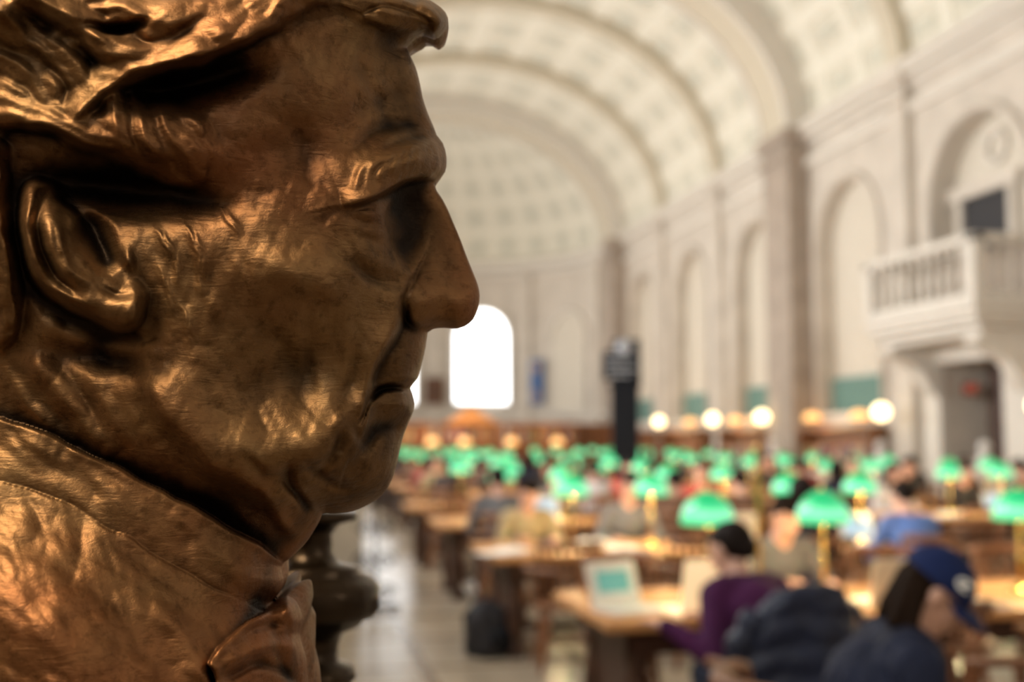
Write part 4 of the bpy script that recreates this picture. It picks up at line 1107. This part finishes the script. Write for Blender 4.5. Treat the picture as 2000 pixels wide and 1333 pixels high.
layer(ctp,coat_h,rim=2,rw=12)
crv=rbf([(430,1290,325),(480,1230,250),(520,1200,190),(560,1200,140),(580,1230,110),(500,1290,236),(560,1290,160),(590,1330,110),(450,1400,320),(550,1450,170)])*edge(45)
layer([(408,1290),(440,1248),(478,1218),(520,1192),(556,1160),(600,1160),(640,1300),(640,1600),(430,1600),(420,1340)],crv,rim=6,rw=10)
ridge([(470,1240),(510,1225),(560,1215)],9,-16,14); ridge([(440,1300),(500,1270),(580,1262)],12,18,18); ridge([(430,1330),(490,1300),(540,1310),(590,1340)],10,-18,14); ridge([(520,1195),(540,1240),(548,1290),(560,1340)],10,-18,16); ridge([(560,1180),(575,1230),(570,1290)],8,14,10)
ridge([(30,1040),(150,1120),(250,1220),(320,1330),(350,1450)],26,-12,60,tap=.6)
ridge([(-100,1130),(40,1190),(150,1300),(200,1400)],80,20,60); ridge([(330,1200),(380,1270),(400,1340)],26,12,28)
face=sstep(0,60,d)
cloth=sstep(0,40,vv-(.53*uu+830))
skin_=(1-cloth)*(~hin)
dab=lambda s:(np.abs(noise(s))-.8)
h+=face*skin_*(2.4*noise(46)+2.0*dab(26)+1.1*dab(15)+.45*noise(34,6,R(60))+.35*noise(30,5,R(110)))
h+=cloth*face*(3.5*noise(60)+1.8*dab(30)+1.2*dab(17)+1.1*noise(44,9,R(35))+.5*noise(26,6,R(70)))
h+=blur(hin*1.,6)*face*(.9*noise(30,6,R(25))+3.0*dab(22)+1.2*dab(13))
h=np.maximum(h,np.where(INS,np.sqrt(np.maximum(d,0))*2.0,0))
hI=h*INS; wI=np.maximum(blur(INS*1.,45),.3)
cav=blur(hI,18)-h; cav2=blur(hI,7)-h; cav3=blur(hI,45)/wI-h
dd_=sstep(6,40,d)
pat_shade=np.clip(cav/22,0,1)*.8+np.clip(cav2/8,0,1)*.35+np.clip((cav3-8)/26,0,1)*.85*dd_; pat_shade=np.clip(pat_shade,0,.98)*sstep(3,20,d)  # recesses darkened: patina plus eye-socket and crease shade put into the colour
pat_shade=np.clip(blur(pat_shade,3),0,1)
F_=FPX; D0=.60
ins=INS; cell=ins[:-1,:-1]|ins[1:,:-1]|ins[:-1,1:]|ins[1:,1:]
used=np.zeros(ins.shape,bool); used[:-1,:-1]|=cell; used[1:,:-1]|=cell; used[:-1,1:]|=cell; used[1:,1:]|=cell
X_=np.where(ins,uu,BX); Y_=np.where(ins,vv,BY); H_=np.where(ins,h,0.)*D0/F_
def toworld(x,y,dep):
    a=np.stack([x,y,-dep],-1)@np.array(RC).T; return a+np.array(CAM)
xc=(X_-1000)/F_*(D0-H_); yc=-(Y_-666.5)/F_*(D0-H_)
near=toworld(xc,yc,D0-H_); far=toworld(xc,yc,D0+H_*.85)
idn=np.full(ins.shape,-1); idn[used]=np.arange(used.sum()); nn=int(used.sum())
idf=idn.copy(); idf[ins&used]=nn+np.arange(int((ins&used).sum()))
verts=np.concatenate([near[used],far[ins&used]]); pv=np.concatenate([pat_shade[used],pat_shade[ins&used]])
ci,cj=np.nonzero(cell)
q1=np.stack([idn[ci,cj],idn[ci+1,cj],idn[ci+1,cj+1],idn[ci,cj+1]],1)
q2=np.stack([idf[ci,cj],idf[ci,cj+1],idf[ci+1,cj+1],idf[ci+1,cj]],1)
Q=np.concatenate([q1,q2])
org=Vector(toworld(np.array((60-1000)/F_*.6),np.array(-(1540-666.5)/F_*.6),np.array(.6)))
verts=verts-np.array(org)
me=bpy.data.meshes.new("bust_figure")
me.vertices.add(len(verts)); me.vertices.foreach_set("co",verts.ravel())
me.loops.add(Q.size); me.loops.foreach_set("vertex_index",Q.ravel().astype(np.int32))
me.polygons.add(len(Q)); me.polygons.foreach_set("loop_start",(np.arange(len(Q))*4).astype(np.int32))
me.polygons.foreach_set("use_smooth",np.ones(len(Q),bool))
at=me.attributes.new("patina_shade",'FLOAT','POINT'); at.data.foreach_set("value",pv.astype(np.float32))
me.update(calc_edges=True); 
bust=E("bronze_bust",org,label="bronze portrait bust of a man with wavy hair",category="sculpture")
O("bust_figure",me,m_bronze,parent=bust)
O("socle",MB().box(-.13,.13,-.09,.09,-.06,.01),m_bronze_dark,parent=bust,bevel=.01)
pz=org.z-.06
ped=E("bust_pedestal",(org.x,org.y,0),label="tall square dark wooden pedestal under the bronze bust",category="pedestal")
O("pedestal_shaft",MB().box(-.15,.15,-.13,.13,.1,pz-.05),m_wood_d,parent=ped,bevel=.01)
O("pedestal_base",MB().box(-.2,.2,-.18,.18,0,.1),m_wood_d,parent=ped,bevel=.01)
O("pedestal_cap",MB().box(-.17,.17,-.15,.15,pz-.05,pz),m_wood_d,parent=ped,bevel=.01)

# ------------------------------------------------------------------ lights
def area(loc,target,sx,sy,en,col):
    l=bpy.data.lights.new("daylight_and_fill",'AREA'); l.shape='RECTANGLE'; l.size=sx; l.size_y=sy; l.energy=en; l.color=col  # serves window daylight and the added fill and bust lamps alike
    o=bpy.data.objects.new("daylight_and_fill",l); link(o); o.location=loc
    o.rotation_euler=(Vector(target)-Vector(loc)).to_track_quat('-Z','Y').to_euler(); return o
for i in range(2,9):
    c=BAYS[i]+2.5
    area((-6.35,c,4.9),(4,c,8.5),2.6,4.4,430,(1,.975,.94))
area((0,44.0,5.5),(0,36,6),3,3,10,(1,1,1))
area((1.5,-3.8,5.5),(-1.5,6,1.0),2.5,2.5,60,(1,.90,.76))  # added warm fill behind the camera to brighten the near readers, no window there
fc=Vector((-.14,0,-.58))
def bl(v,s,en,col): area(tuple(CAM+RC@Vector(v)),tuple(CAM+RC@fc),s,s,en,col)
bl((-.58,.92,-.12),.42,23,(1,.80,.54))  # unseen warm key lamp placed for the bust, not window light
bl((-.98,.34,.06),.36,3.0,(1,.76,.48))  # added weak side fill for the bust, no source in the hall
wd=bpy.data.worlds.new("world"); scene.world=wd; wd.use_nodes=True
wd.node_tree.nodes["Background"].inputs[0].default_value=(.9,.95,1,1); wd.node_tree.nodes["Background"].inputs[1].default_value=1.
scene.view_settings.view_transform='Standard'; scene.view_settings.look='None'; scene.view_settings.exposure=0
print("books",nb[0],"verts",len(verts))
